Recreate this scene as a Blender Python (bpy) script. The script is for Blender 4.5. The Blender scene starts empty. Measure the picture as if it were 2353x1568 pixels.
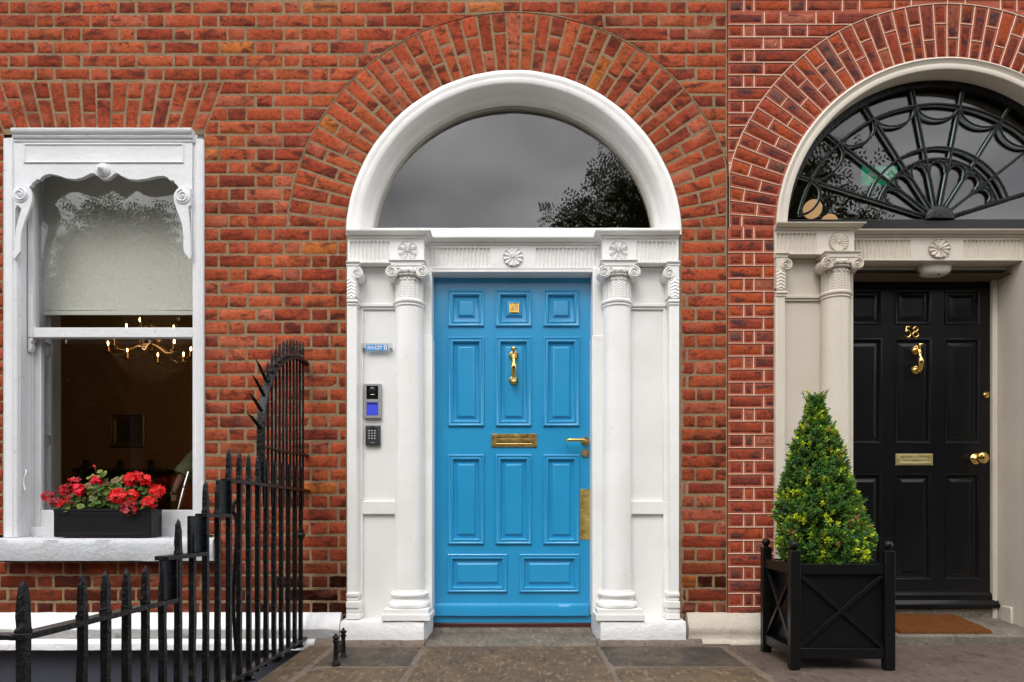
import bpy, bmesh, math, random
from math import sin, cos, pi, sqrt, radians, atan2
from mathutils import Vector, noise, Matrix
random.seed(7)
S = bpy.context.scene
# ------------------------------------------------------------------ camera, light
F, CX, HY, D0, CZ = 1540.0, 1176.5, 1190.0, 3.95, 0.70      # metric scale of the measured facade
def PX(px, y=0.0): return (px - CX) * (D0 + y) / F
def PZ(py, y=0.0): return CZ + (HY - py) * (D0 + y) / F
cam = bpy.data.objects.new('camera', bpy.data.cameras.new('camera'))
S.collection.objects.link(cam); S.camera = cam
cam.location = (0, -D0, CZ); cam.rotation_euler = (radians(90), 0, 0)
cam.data.sensor_width = 36; cam.data.lens = F / 2353 * 36; cam.data.shift_y = 406 / 2353
cam.data.clip_start = 0.05; cam.data.clip_end = 500
S.view_settings.view_transform = 'Standard'; S.view_settings.look = 'None'
S.view_settings.exposure = 0.70; S.view_settings.gamma = 1.0
W = bpy.data.worlds.new("World"); S.world = W; W.use_nodes = True
SUN_EL, SUN_AZ = radians(52), radians(198)
def build_world():
    nt = W.node_tree; N = nt.nodes; L = nt.links
    bg = N['Background']; bg.inputs[1].default_value = 0.12
    sky = N.new('ShaderNodeTexSky'); sky.sky_type = 'NISHITA'; sky.sun_disc = False
    sky.sun_elevation = SUN_EL; sky.sun_rotation = SUN_AZ; sky.air_density = 1.5; sky.dust_density = 4
    tc = N.new('ShaderNodeTexCoord'); mp = N.new('ShaderNodeMapping'); mp.inputs['Scale'].default_value = (1.2, 1.2, 3.0)
    nz = N.new('ShaderNodeTexNoise'); nz.inputs['Scale'].default_value = 2.4; nz.inputs['Detail'].default_value = 5
    cr = N.new('ShaderNodeValToRGB')
    cr.color_ramp.elements[0].position = 0.36; cr.color_ramp.elements[0].color = (0.46, 0.455, 0.49, 1)
    cr.color_ramp.elements[1].position = 0.66; cr.color_ramp.elements[1].color = (1.1, 1.09, 1.09, 1)
    mu = N.new('ShaderNodeVectorMath'); mu.operation = 'SCALE'; mu.inputs['Scale'].default_value = 16.0
    mx = N.new('ShaderNodeMix'); mx.data_type = 'RGBA'; mx.inputs[0].default_value = 0.9
    L.new(tc.outputs['Generated'], mp.inputs[0]); L.new(mp.outputs[0], nz.inputs['Vector'])
    L.new(nz.outputs[0], cr.inputs[0]); L.new(cr.outputs[0], mu.inputs[0])
    L.new(sky.outputs[0], mx.inputs[6]); L.new(mu.outputs[0], mx.inputs[7]); L.new(mx.outputs[2], bg.inputs[0])
build_world()
sun = bpy.data.objects.new('sun', bpy.data.lights.new('sun', 'SUN')); S.collection.objects.link(sun)
sun.data.energy = 0.9; sun.data.angle = radians(24); sun.data.color = (1, 0.97, 0.93)
sdir = Vector((sin(SUN_AZ) * cos(SUN_EL), cos(SUN_AZ) * cos(SUN_EL), sin(SUN_EL)))
sun.rotation_euler = sdir.to_track_quat('Z', 'Y').to_euler(); sun.location = sdir * 20

# ------------------------------------------------------------------ object helpers
def tag(o, label=None, cat=None, group=None, kind=None):
    if label: o['label'] = label
    if cat: o['category'] = cat
    if group: o['group'] = group
    if kind: o['kind'] = kind
    return o
def thing(name, loc, label, cat, group=None):
    o = bpy.data.objects.new(name, None); o.empty_display_size = 0.05
    S.collection.objects.link(o); o.location = loc
    return tag(o, label, cat, group)
class MB:
    def __init__(s): s.v = []; s.f = []; s.col = None; s.rnd = None; s.mi = []
    def add(s, vs, fs):
        b = len(s.v); s.v += [tuple(p) for p in vs]; s.f += [tuple(b + i for i in f) for f in fs]; return b
    def box(s, x0, x1, y0, y1, z0, z1):
        s.add([(x0,y0,z0),(x1,y0,z0),(x1,y1,z0),(x0,y1,z0),(x0,y0,z1),(x1,y0,z1),(x1,y1,z1),(x0,y1,z1)],
              [(0,3,2,1),(4,5,6,7),(0,1,5,4),(1,2,6,5),(2,3,7,6),(3,0,4,7)]); return s
    def loft(s, loops, closed=True, cap0=True, cap1=True):
        n = len(loops[0]); vs = [p for l in loops for p in l]; fs = []
        for k in range(len(loops) - 1):
            for i in range(n if closed else n - 1):
                j = (i + 1) % n; fs.append((k*n+i, k*n+j, (k+1)*n+j, (k+1)*n+i))
        if cap0 and closed: fs.append(tuple(range(n-1, -1, -1)))
        if cap1 and closed: fs.append(tuple((len(loops)-1)*n + i for i in range(n)))
        s.add(vs, fs); return s
    def prism(s, poly, y0, y1):
        return s.loft([[(x, y0, z) for x, z in poly], [(x, y1, z) for x, z in poly]])
    def extx(s, prof, x0, x1):
        return s.loft([[(x0, y, z) for y, z in prof], [(x1, y, z) for y, z in prof]])
    def lathe(s, cx, cy, prof, n=32, a0=0, a1=2*pi):
        full = abs(a1 - a0 - 2*pi) < 1e-6; m = n if full else n + 1
        loops = [[(cx + r*cos(a0+(a1-a0)*i/n), cy + r*sin(a0+(a1-a0)*i/n), z) for i in range(m)] for r, z in prof]
        return s.loft(loops, closed=full, cap0=full, cap1=full)
    def lathe_y(s, cx, cz, prof, n=24):                      # axis along y; prof = (r, y)
        return s.loft([[(cx + r*cos(2*pi*i/n), y, cz + r*sin(2*pi*i/n)) for i in range(n)] for r, y in prof])
    def tube(s, path, r, n=8, sq=False, cap=True):
        P = [Vector(p) for p in path]; loops = []
        t = (P[1] - P[0]).normalized(); up = Vector((0, 1, 0)) if abs(t.y) < 0.9 else Vector((1, 0, 0))
        u = t.cross(up).normalized()
        for k, p in enumerate(P):
            a = P[max(k-1, 0)]; b = P[min(k+1, len(P)-1)]; t = (b - a)
            t = t.normalized() if t.length > 1e-9 else Vector((0, 0, 1))
            u = (u - t * u.dot(t)); u = u.normalized() if u.length > 1e-6 else t.orthogonal().normalized()
            w = t.cross(u); rr = r[k] if isinstance(r, (list, tuple)) else r
            o = pi/4 if n == 4 else 0
            loops.append([tuple(p + (u*cos(2*pi*i/n+o) + w*sin(2*pi*i/n+o)) * rr) for i in range(n)])
        return s.loft(loops, cap0=cap, cap1=cap)
    def sphere(s, c, r, n=16, m=10, sc=(1, 1, 1)):
        loops = []
        for k in range(m + 1):
            th = -pi/2 + pi*k/m; rr = max(cos(th), 0.001)
            loops.append([(c[0]+r*sc[0]*rr*cos(2*pi*i/n), c[1]+r*sc[1]*rr*sin(2*pi*i/n), c[2]+r*sc[2]*sin(th)) for i in range(n)])
        return s.loft(loops)
    def arc(s, cx, cz, prof, a0, a1, n, closed=False):        # profile (R, y) swept round an arch
        loops = [[(cx + R*cos(a), y, cz + R*sin(a)) for R, y in prof] for a in [a0 + (a1-a0)*i/n for i in range(n+1)]]
        return s.loft(loops, closed=closed)
    def rects(s, x0, x1, z0, z1, y0, prof, fill=True):        # nested rectangles, prof = (inset, towards viewer)
        loops = [[(x0+i, y0-h, z0+i), (x1-i, y0-h, z0+i), (x1-i, y0-h, z1-i), (x0+i, y0-h, z1-i)] for i, h in prof]
        return s.loft(loops, cap0=False, cap1=fill)
    def grid(s, fn, nu, nv):
        vs = [fn(i/nu, j/nv) for j in range(nv+1) for i in range(nu+1)]
        s.add(vs, [(j*(nu+1)+i, j*(nu+1)+i+1, (j+1)*(nu+1)+i+1, (j+1)*(nu+1)+i) for j in range(nv) for i in range(nu)]); return s
    def build(s, name, mat, parent=None, smooth=35, bevel=0, seg=2, mats=None, jit=0):
        me = bpy.data.meshes.new(name)
        if jit:
            s.v = [tuple(Vector(p) + noise.noise_vector(Vector(p)*9)*jit) for p in s.v]
        me.from_pydata(s.v, [], s.f); me.materials.append(mat)
        if mats:
            for m in mats: me.materials.append(m)
            for p, i in zip(me.polygons, s.mi): p.material_index = i
        bm = bmesh.new(); bm.from_mesh(me); bmesh.ops.recalc_face_normals(bm, faces=bm.faces); bm.to_mesh(me); bm.free()
        if s.col is not None:
            for nm, arr in (('bc', s.col), ('rnd', s.rnd)):
                if arr is None: continue
                at = me.color_attributes.new(nm, 'FLOAT_COLOR', 'POINT'); flat = []
                for c in arr: flat += [c[0], c[1], c[2], 1.0]
                at.data.foreach_set('color', flat)
        if smooth:
            me.polygons.foreach_set('use_smooth', [True]*len(me.polygons)); me.set_sharp_from_angle(angle=radians(smooth))
        me.update()
        o = bpy.data.objects.new(name, me); S.collection.objects.link(o)
        if bevel:
            b = o.modifiers.new('bevel', 'BEVEL'); b.width = bevel; b.segments = seg; b.limit_method = 'ANGLE'; b.angle_limit = radians(40)
        if parent:
            o.parent = parent
            if parent.type == 'EMPTY': o.location = -Vector(parent.location)
        return o
def catmull(pts, k=6):
    out = []; P = [pts[0]] + list(pts) + [pts[-1]]
    for i in range(1, len(P)-2):
        for j in range(k):
            t = j/k
            out.append(tuple(0.5*((2*b)+(-a+c)*t+(2*a-5*b+4*c-d)*t*t+(-a+3*b-3*c+d)*t**3) for a, b, c, d in zip(P[i-1], P[i], P[i+1], P[i+2])))
    out.append(tuple(pts[-1])); return out

# ------------------------------------------------------------------ materials
class NT:
    def __init__(s, name):
        s.m = bpy.data.materials.new(name); s.m.use_nodes = True; s.t = s.m.node_tree; s.n = s.t.nodes; s.l = s.t.links
        s.b = s.n['Principled BSDF']; s.tc = s.n.new('ShaderNodeTexCoord'); s.out = s.n['Material Output']
    def noise(s, scale, detail=4, rough=0.55, vec=None, stretch=None, dist=0):
        n = s.n.new('ShaderNodeTexNoise'); n.inputs['Scale'].default_value = scale; n.inputs['Detail'].default_value = detail
        n.inputs['Roughness'].default_value = rough; n.inputs['Distortion'].default_value = dist
        v = vec or s.tc.outputs['Object']
        if stretch:
            mp = s.n.new('ShaderNodeMapping'); mp.inputs['Scale'].default_value = stretch; s.l.new(v, mp.inputs[0]); v = mp.outputs[0]
        s.l.new(v, n.inputs['Vector']); return n.outputs[0]
    def vor(s, scale, feat='F1', vec=None):
        n = s.n.new('ShaderNodeTexVoronoi'); n.feature = feat; n.inputs['Scale'].default_value = scale
        s.l.new(vec or s.tc.outputs['Object'], n.inputs['Vector']); return n.outputs['Distance']
    def ramp(s, v, stops):
        r = s.n.new('ShaderNodeValToRGB'); e = r.color_ramp.elements
        while len(e) < len(stops): e.new(0.5)
        for k, (p, c) in enumerate(stops):
            e[k].position = p; e[k].color = (c, c, c, 1) if not hasattr(c, '__len__') else (*c, 1)
        s.l.new(v, r.inputs[0]); return r.outputs[0]
    def mix(s, f, a, b, mode='MIX'):
        n = s.n.new('ShaderNodeMix'); n.data_type = 'RGBA'; n.blend_type = mode
        for i, q in ((0, f), (6, a), (7, b)):
            if hasattr(q, 'links'): s.l.new(q, n.inputs[i])
            elif i == 0: n.inputs[0].default_value = q
            else: n.inputs[i].default_value = (*q, 1) if len(q) == 3 else q
        return n.outputs[2]
    def attr(s, name):
        a = s.n.new('ShaderNodeAttribute'); a.attribute_name = name; return a.outputs['Color']
    def math(s, op, a, b):
        n = s.n.new('ShaderNodeMath'); n.operation = op
        for i, q in ((0, a), (1, b)):
            if hasattr(q, 'links'): s.l.new(q, n.inputs[i])
            else: n.inputs[i].default_value = q
        return n.outputs[0]
    def vadd(s, a, b, k=1):
        n = s.n.new('ShaderNodeVectorMath'); n.operation = 'MULTIPLY_ADD'; s.l.new(b, n.inputs[0])
        n.inputs[1].default_value = (k, k, k); s.l.new(a, n.inputs[2]); return n.outputs[0]
    def bump(s, h, dist=0.002, st=0.5, prev=None):
        n = s.n.new('ShaderNodeBump'); n.inputs['Strength'].default_value = st; n.inputs['Distance'].default_value = dist
        s.l.new(h, n.inputs['Height'])
        if prev: s.l.new(prev, n.inputs['Normal'])
        s.l.new(n.outputs[0], s.b.inputs['Normal']); return n.outputs[0]
    def set(s, col=None, rough=None, metal=None, coat=None, spec=None):
        for k, q in (('Base Color', col), ('Roughness', rough), ('Metallic', metal), ('Coat Weight', coat), ('Specular IOR Level', spec)):
            if q is None: continue
            if hasattr(q, 'links'): s.l.new(q, s.b.inputs[k])
            else: s.b.inputs[k].default_value = (*q, 1) if k == 'Base Color' else q
        return s
def paint(name, col, rough=0.45, dirt=(0.6, 0.56, 0.48), amt=0.5, bump=0.0012, crack=True, tone=0.5):
    m = NT(name)
    c = m.mix(m.ramp(m.noise(3.2, 6), [(0.42, 0), (0.75, tone)]), col, tuple(a*b for a, b in zip(col, (0.88, 0.86, 0.82))))
    d = m.ramp(m.noise(38, 8, 0.7), [(0.60, 0), (0.72, 1)])
    c = m.mix(m.math('MULTIPLY', d, amt), c, tuple(a*b for a, b in zip(col, dirt)))
    m.set(c, rough)
    h = m.bump(m.noise(26, 6, 0.6), bump*2, 0.55)
    h = m.bump(m.noise(120, 4), bump*0.6, 0.5, h)
    if crack:
        v = m.ramp(m.vor(9, 'DISTANCE_TO_EDGE', m.vadd(m.tc.outputs['Object'], m.noise(6, 5), 0.5)), [(0.0, 0), (0.012, 1)])
        k = m.ramp(m.noise(2.3, 3), [(0.5, 1), (0.6, 0)])
        v2 = m.mix(k, v, (1, 1, 1)); m.bump(v2, 0.0015, 0.6, h)
    return m.m
def metal(name, col, rough, tone=None, bscale=300, b=0.0002):
    m = NT(name); c = m.mix(m.ramp(m.noise(22, 5), [(0.4, 0), (0.7, 1)]), col, tone or tuple(x*0.75 for x in col))
    m.set(c, m.ramp(m.noise(40, 4), [(0.3, rough*0.8), (0.7, rough*1.5)]), 1.0); m.bump(m.noise(bscale, 3), b, 0.4); return m.m
def brickmat(name, k58=False):
    m = NT(name); base = m.attr('bc'); rnd = m.attr('rnd')
    v = m.vadd(m.tc.outputs['Object'], rnd, 13.0)
    fine = m.ramp(m.noise(42, 9, 0.75, v), [(0.28, 0.50), (0.5, 1.0), (0.75, 1.35)])
    c = m.mix(1.0, base, fine, 'MULTIPLY')
    br = m.ramp(m.noise(8, 6, 0.62, v, (1, 1, 1.9), 0.7), [(0.51, 0), (0.62, 1.0)])           # fired dark patches
    c = m.mix(m.math('MULTIPLY', br, 0.8 if not k58 else 0.9), c, (0.075, 0.022, 0.018) if not k58 else (0.06, 0.035, 0.04))
    pk = m.ramp(m.noise(7, 4, 0.5, v, (0.6, 1, 1)), [(0.55, 0), (0.75, 0.6)])
    c = m.mix(pk, c, (0.50, 0.17, 0.10) if not k58 else (0.42, 0.085, 0.03))
    pit = m.ramp(m.noise(75, 2, 0.5, v), [(0.29, 1), (0.36, 0)])
    c = m.mix(pit, c, (0.05, 0.02, 0.015))
    st = m.ramp(m.noise(150, 3, 0.6, None, (1, 1, 1)), [(0.72, 0), (0.78, 0.7)])
    c = m.mix(st, c, (0.42, 0.30, 0.22))
    big = m.ramp(m.noise(1.3, 5, 0.6), [(0.36, 0.72), (0.58, 1.06)])          # broad weathering over many bricks
    c = m.mix(1.0, c, big, 'MULTIPLY'); wsp = m.ramp(m.noise(26, 3, 0.5, None, (1, 1, .28)), [(0.755, 0), (0.775, 0.7)]); c = m.mix(wsp, c, (.62, .58, .52)); soot = m.ramp(m.noise(13, 6, 0.65, None, (1, 1, 1.6)), [(0.545, 0), (0.68, 0.72)])
    c = m.mix(soot, c, (0.070, 0.030, 0.021)); m.set(c, 0.9, spec=0.06)
    h = m.bump(m.noise(34, 8, 0.65, v, (1, 1, 2)), 0.0055, 0.7); m.bump(m.noise(170, 4, 0.6, v), 0.002, 0.5, h)
    return m.m
M = {}
M['brick'] = brickmat('red_brick'); M['brick58'] = brickmat('dark_brick', True)
def mk_mortar(name, a, b, c3):
    m = NT(name); c = m.mix(m.ramp(m.noise(45, 6, 0.7), [(0.35, 0), (0.65, 1)]), a, b)
    c = m.mix(m.ramp(m.noise(5, 5), [(0.5, 0), (0.7, 0.8)]), c, c3)
    m.set(c, 0.95, spec=0.15); h = m.bump(m.noise(60, 6, 0.7), 0.006, 0.8); m.bump(m.noise(260, 4), 0.002, 0.7, h); return m.m
M['mortar'] = mk_mortar('sandy_mortar', (0.315, 0.222, 0.130), (0.215, 0.148, 0.086), (0.15, 0.098, 0.060))
M['mortar58'] = mk_mortar('red_stopping', (0.40, 0.112, 0.066), (0.34, 0.090, 0.052), (0.27, 0.070, 0.043))
M['pointing'] = paint('white_tuck_pointing', (0.74, 0.58, 0.44), 0.9, crack=False)
M['white'] = paint('white_gloss_paint', (0.84, 0.84, 0.825), 0.38, amt=0.5, tone=0.75)
M['winwhite'] = paint('weathered_white_paint', (0.70, 0.71, 0.73), 0.45, amt=0.9, bump=0.0025)
M['sillwhite'] = paint('rough_white_stone_paint', (0.52, 0.54, 0.56), 0.55, amt=0.9, bump=0.006)
M['plinthwhite'] = paint('rough_white_masonry_paint', (0.80, 0.80, 0.80), 0.5, amt=0.5, bump=0.006)
M['cream'] = paint('cream_paint', (0.60, 0.545, 0.455), 0.45, amt=0.25)
M['creamstone'] = paint('cream_stone_paint', (0.52, 0.46, 0.38), 0.6, amt=0.9, bump=0.007)
M['plaster'] = paint('plaster_reveal', (0.42, 0.40, 0.35), 0.6, crack=False)
def gloss(name, col, var, rough, coat, bumpd=0.0008):
    m = NT(name); c = m.mix(m.ramp(m.noise(4, 6), [(0.35, 0), (0.7, 1)]), col, var)
    c = m.mix(m.ramp(m.noise(90, 4, 0.6, None, (3, 1, 0.4)), [(0.62, 0), (0.75, 0.35)]), c, tuple(min(1, x*1.5+0.02) for x in col))
    m.set(c, rough, coat=coat); m.b.inputs['Coat Roughness'].default_value = 0.12
    h = m.bump(m.noise(14, 4), bumpd*2, 0.35); m.bump(m.noise(140, 4, 0.6, None, (4, 1, 0.3)), bumpd, 0.4, h); return m.m
M['blue'] = gloss('blue_door_paint', (0.018, 0.300, 0.580), (0.013, 0.270, 0.535), 0.33, 0.55)
M['black'] = gloss('black_door_paint', (0.004, 0.004, 0.0045), (0.006, 0.006, 0.0065), 0.30, 0.22)
M['black'].node_tree.nodes['Principled BSDF'].inputs['Specular IOR Level'].default_value = 0.18
M['planter'] = gloss('black_satin_paint', (0.0035, 0.0035, 0.004), (0.005, 0.005, 0.005), 0.36, 0.0, 0.0003)
M['planter'].node_tree.nodes['Principled BSDF'].inputs['Specular IOR Level'].default_value = 0.22
M['boxblack'] = gloss('black_fibre', (0.006, 0.0065, 0.008), (0.009, 0.009, 0.011), 0.42, 0.0, 0.0003)
M['boxblack'].node_tree.nodes['Principled BSDF'].inputs['Specular IOR Level'].default_value = 0.3
def iron():
    m = NT('black_iron_paint'); c = m.mix(m.ramp(m.noise(30, 6, 0.7), [(0.5, 0), (0.72, 1)]), (0.004, 0.004, 0.0045), (0.014, 0.013, 0.015))
    c = m.mix(m.ramp(m.noise(11, 5), [(0.66, 0), (0.74, 0.6)]), c, (0.045, 0.028, 0.02))
    m.set(c, 0.20, spec=0.24); h = m.bump(m.noise(55, 5, 0.6), 0.007, 0.8); m.bump(m.noise(190, 3), 0.0015, 0.5, h); return m.m
M['iron'] = iron()
M['brass'] = metal('polished_brass', (0.86, 0.60, 0.20), 0.14, (0.72, 0.45, 0.13))
M['oldbrass'] = metal('tarnished_brass', (0.58, 0.40, 0.15), 0.30, (0.36, 0.22, 0.07))
M['steel'] = metal('brushed_steel', (0.55, 0.54, 0.53), 0.35)
M['chrome'] = metal('chrome', (0.8, 0.8, 0.8), 0.08)
def plain(name, col, rough=0.5, emit=None, es=1, metal=0, trans=0):
    m = NT(name); c = m.mix(m.ramp(m.noise(20, 4), [(0.3, 0), (0.7, 1)]), col, tuple(x*0.88 for x in col)); m.set(c, rough, metal)
    m.bump(m.noise(80, 3), 0.0004, 0.3)
    if emit: m.b.inputs['Emission Color'].default_value = (*emit, 1); m.b.inputs['Emission Strength'].default_value = es
    if trans: m.b.inputs['Transmission Weight'].default_value = trans
    return m.m
def glassmat(name, tint=(0.975, 0.98, 0.97), rough=0.0, wav=0.0, ior=1.52, f0=0.053):
    m = NT(name); m.n.remove(m.b)
    tr = m.n.new('ShaderNodeBsdfTransparent'); tr.inputs[0].default_value = (*tint, 1)
    gl = m.n.new('ShaderNodeBsdfGlossy'); gl.inputs['Roughness'].default_value = rough
    fr = m.n.new('ShaderNodeFresnel'); fr.inputs[0].default_value = ior; mx = m.n.new('ShaderNodeMixShader')
    # flat panes: the far face is met from inside, so use the incidence on the pane itself
    geo = m.n.new('ShaderNodeNewGeometry'); d = m.n.new('ShaderNodeVectorMath'); d.operation = 'DOT_PRODUCT'
    m.l.new(geo.outputs['Incoming'], d.inputs[0]); m.l.new(geo.outputs['Normal'], d.inputs[1])
    ab = m.math('ABSOLUTE', d.outputs['Value'], 0); om = m.math('SUBTRACT', 1.0, ab); p5 = m.math('POWER', om, 5.0)
    r = m.math('MULTIPLY_ADD', p5, 0.957); m.n.remove(fr)
    rn = r.node; rn.inputs[2].default_value = f0
    m.l.new(r, mx.inputs[0]); m.l.new(tr.outputs[0], mx.inputs[1]); m.l.new(gl.outputs[0], mx.inputs[2]); m.l.new(mx.outputs[0], m.out.inputs[0])
    if wav:
        bp = m.n.new('ShaderNodeBump'); bp.inputs['Distance'].default_value = wav; bp.inputs['Strength'].default_value = 0.3
        m.l.new(m.noise(3, 1), bp.inputs['Height']); m.l.new(bp.outputs[0], gl.inputs['Normal'])
    return m.m
M['glass'] = glassmat('window_glass')
M['bulbglass'] = glassmat('bulb_glass')
M['acrylic'] = glassmat('clear_acrylic', (0.9, 0.92, 0.93))
M['room'] = plain('dark_brown_wallpaper', (0.20, 0.120, 0.058), 0.9)
M['roomfloor'] = plain('dark_floor', (0.02, 0.015, 0.012), 0.6)
M['hall'] = plain('dim_hall_wall', (0.13, 0.095, 0.06), 0.9)
M['shutter'] = plain('grey_white_shutter_paint', (0.42, 0.46, 0.50), 0.5)
M['lining'] = plain('warm_lining_paint', (0.30, 0.26, 0.23), 0.6)
def blindmat():
    m = NT('linen_blind'); a = m.noise(420, 2, 0.5, None, (1, 1, 0.06)); b = m.noise(420, 2, 0.5, None, (0.06, 1, 1))
    w = m.math('MULTIPLY', a, b); c = m.mix(m.ramp(w, [(0.15, 0), (0.38, 1)]), (0.57, 0.565, 0.51), (0.72, 0.715, 0.655)); m.set(c, 0.9); return m.m
M['blind'] = blindmat()
M['red_brown'] = gloss('oxblood_threshold_paint', (0.075, 0.015, 0.010), (0.05, 0.012, 0.01), 0.4, 0.1)
def stone(name, a, b, sp, spec_amt=0.6, rough=0.8, wet=None):
    m = NT(name); c = m.mix(m.ramp(m.noise(5, 7, 0.65), [(0.38, 0), (0.64, 1)]), a, b)
    c = m.mix(m.ramp(m.noise(52, 5, 0.85, None, (0.8, 0.22, 1)), [(0.54, 0), (0.62, spec_amt)]), c, sp)
    c = m.mix(m.ramp(m.noise(44, 6, 0.85, None, (0.7, 0.22, 1)), [(0.40, 0.8), (0.47, 0)]), c, tuple(x*0.3 for x in a))
    if wet: c = m.mix(m.ramp(m.noise(2.6, 6, 0.6), [(0.48, 0), (0.60, 0.75)]), c, wet)
    m.set(c, m.ramp(m.noise(4, 5), [(0.4, rough), (0.65, rough*0.75)])); h = m.bump(m.noise(24, 7, 0.7), 0.01, 0.7); m.bump(m.noise(140, 5, 0.7), 0.004, 0.7, h)
    return m.m
M['flag'] = stone('brown_granite_flag', (0.110, 0.071, 0.034), (0.070, 0.047, 0.025), (0.25, 0.185, 0.105), 0.8)
M['flagdark'] = stone('dark_granite_flag', (0.080, 0.057, 0.035), (0.046, 0.035, 0.025), (0.17, 0.135, 0.095), 0.6, wet=(0.022, 0.019, 0.017))
M['granite58'] = stone('pinkish_granite', (0.100, 0.070, 0.055), (0.080, 0.056, 0.044), (0.17, 0.13, 0.105), 0.5)
M['seam'] = stone('mortar_seam', (0.165, 0.122, 0.090), (0.13, 0.096, 0.070), (0.20, 0.165, 0.13), 0.3)
M['stepstone'] = stone('grey_step_granite', (0.15, 0.13, 0.10), (0.10, 0.085, 0.064), (0.28, 0.25, 0.20), 0.5)
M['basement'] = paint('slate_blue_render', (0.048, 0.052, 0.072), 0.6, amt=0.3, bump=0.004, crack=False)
M['asphalt'] = stone('asphalt', (0.05, 0.05, 0.05), (0.04, 0.04, 0.04), (0.09, 0.09, 0.09))
M['grass'] = plain('park_grass', (0.05, 0.09, 0.02), 0.9)
def leafmat(name, rough=0.45, tl=0.25):
    m = NT(name); m.set(m.attr('bc'), rough); m.b.inputs['Specular IOR Level'].default_value = 0.4
    t = m.n.new('ShaderNodeBsdfTranslucent'); m.l.new(m.attr('bc'), t.inputs[0]); x = m.n.new('ShaderNodeMixShader'); x.inputs[0].default_value = tl
    m.l.new(m.b.outputs[0], x.inputs[1]); m.l.new(t.outputs[0], x.inputs[2]); m.l.new(x.outputs[0], m.out.inputs[0]); return m.m
M['leaf'] = leafmat('leaf'); M['petal'] = leafmat('petal', 0.5, 0.2)
M['stem'] = plain('plant_stem', (0.10, 0.13, 0.03), 0.6); M['bark'] = plain('bark', (0.028, 0.022, 0.016), 0.9)
M['soil'] = plain('soil', (0.02, 0.014, 0.01), 0.95)
def coir():
    m = NT('coir_fibre'); c = m.mix(m.ramp(m.noise(130, 6, 0.8), [(0.3, 0), (0.7, 1)]), (0.065, 0.022, 0.006), (0.23, 0.085, 0.024)); m.set(c, 0.95, spec=0.1)
    h = m.bump(m.noise(160, 5, 0.8), 0.012, 1.0); m.bump(m.noise(26, 3, 0.5, None, (0.5, 3, 1)), 0.012, 0.6, h); return m.m
M['coir'] = coir()

# ------------------------------------------------------------------ brickwork
def shade57(x, z):
    r = random.random()
    if r < .50: c = (0.390, 0.078, 0.033)
    elif r < .70: c = (0.325, 0.060, 0.028)
    elif r < .86: c = (0.415, 0.095, 0.037)
    elif r < .92: c = (0.245, 0.048, 0.027)
    elif r < .985: c = (0.42, 0.108, 0.056)
    else: c = (0.47, 0.140, 0.034)
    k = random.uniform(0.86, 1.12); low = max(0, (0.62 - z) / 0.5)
    if z < 0.60: k *= 1 - 0.62*min(1, low*1.4)*random.uniform(0.6, 1.25)  # lower bricks darkened in colour: soot, with the shadow under the sill painted in
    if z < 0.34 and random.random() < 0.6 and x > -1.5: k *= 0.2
    k *= .94; return tuple(q*max(k, 0.05) for q in c)
def shade58(x, z):
    r = random.random()
    if r < .38: c = (0.31, 0.058, 0.030)
    elif r < .58: c = (0.21, 0.050, 0.034)
    elif r < .78: c = (0.38, 0.072, 0.026)
    elif r < .88: c = (0.14, 0.062, 0.052)
    else: c = (0.36, 0.115, 0.07)
    k = random.uniform(0.8, 1.15) * (1 if z > 0.4 else 0.85); return tuple(q*k for q in c)
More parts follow.
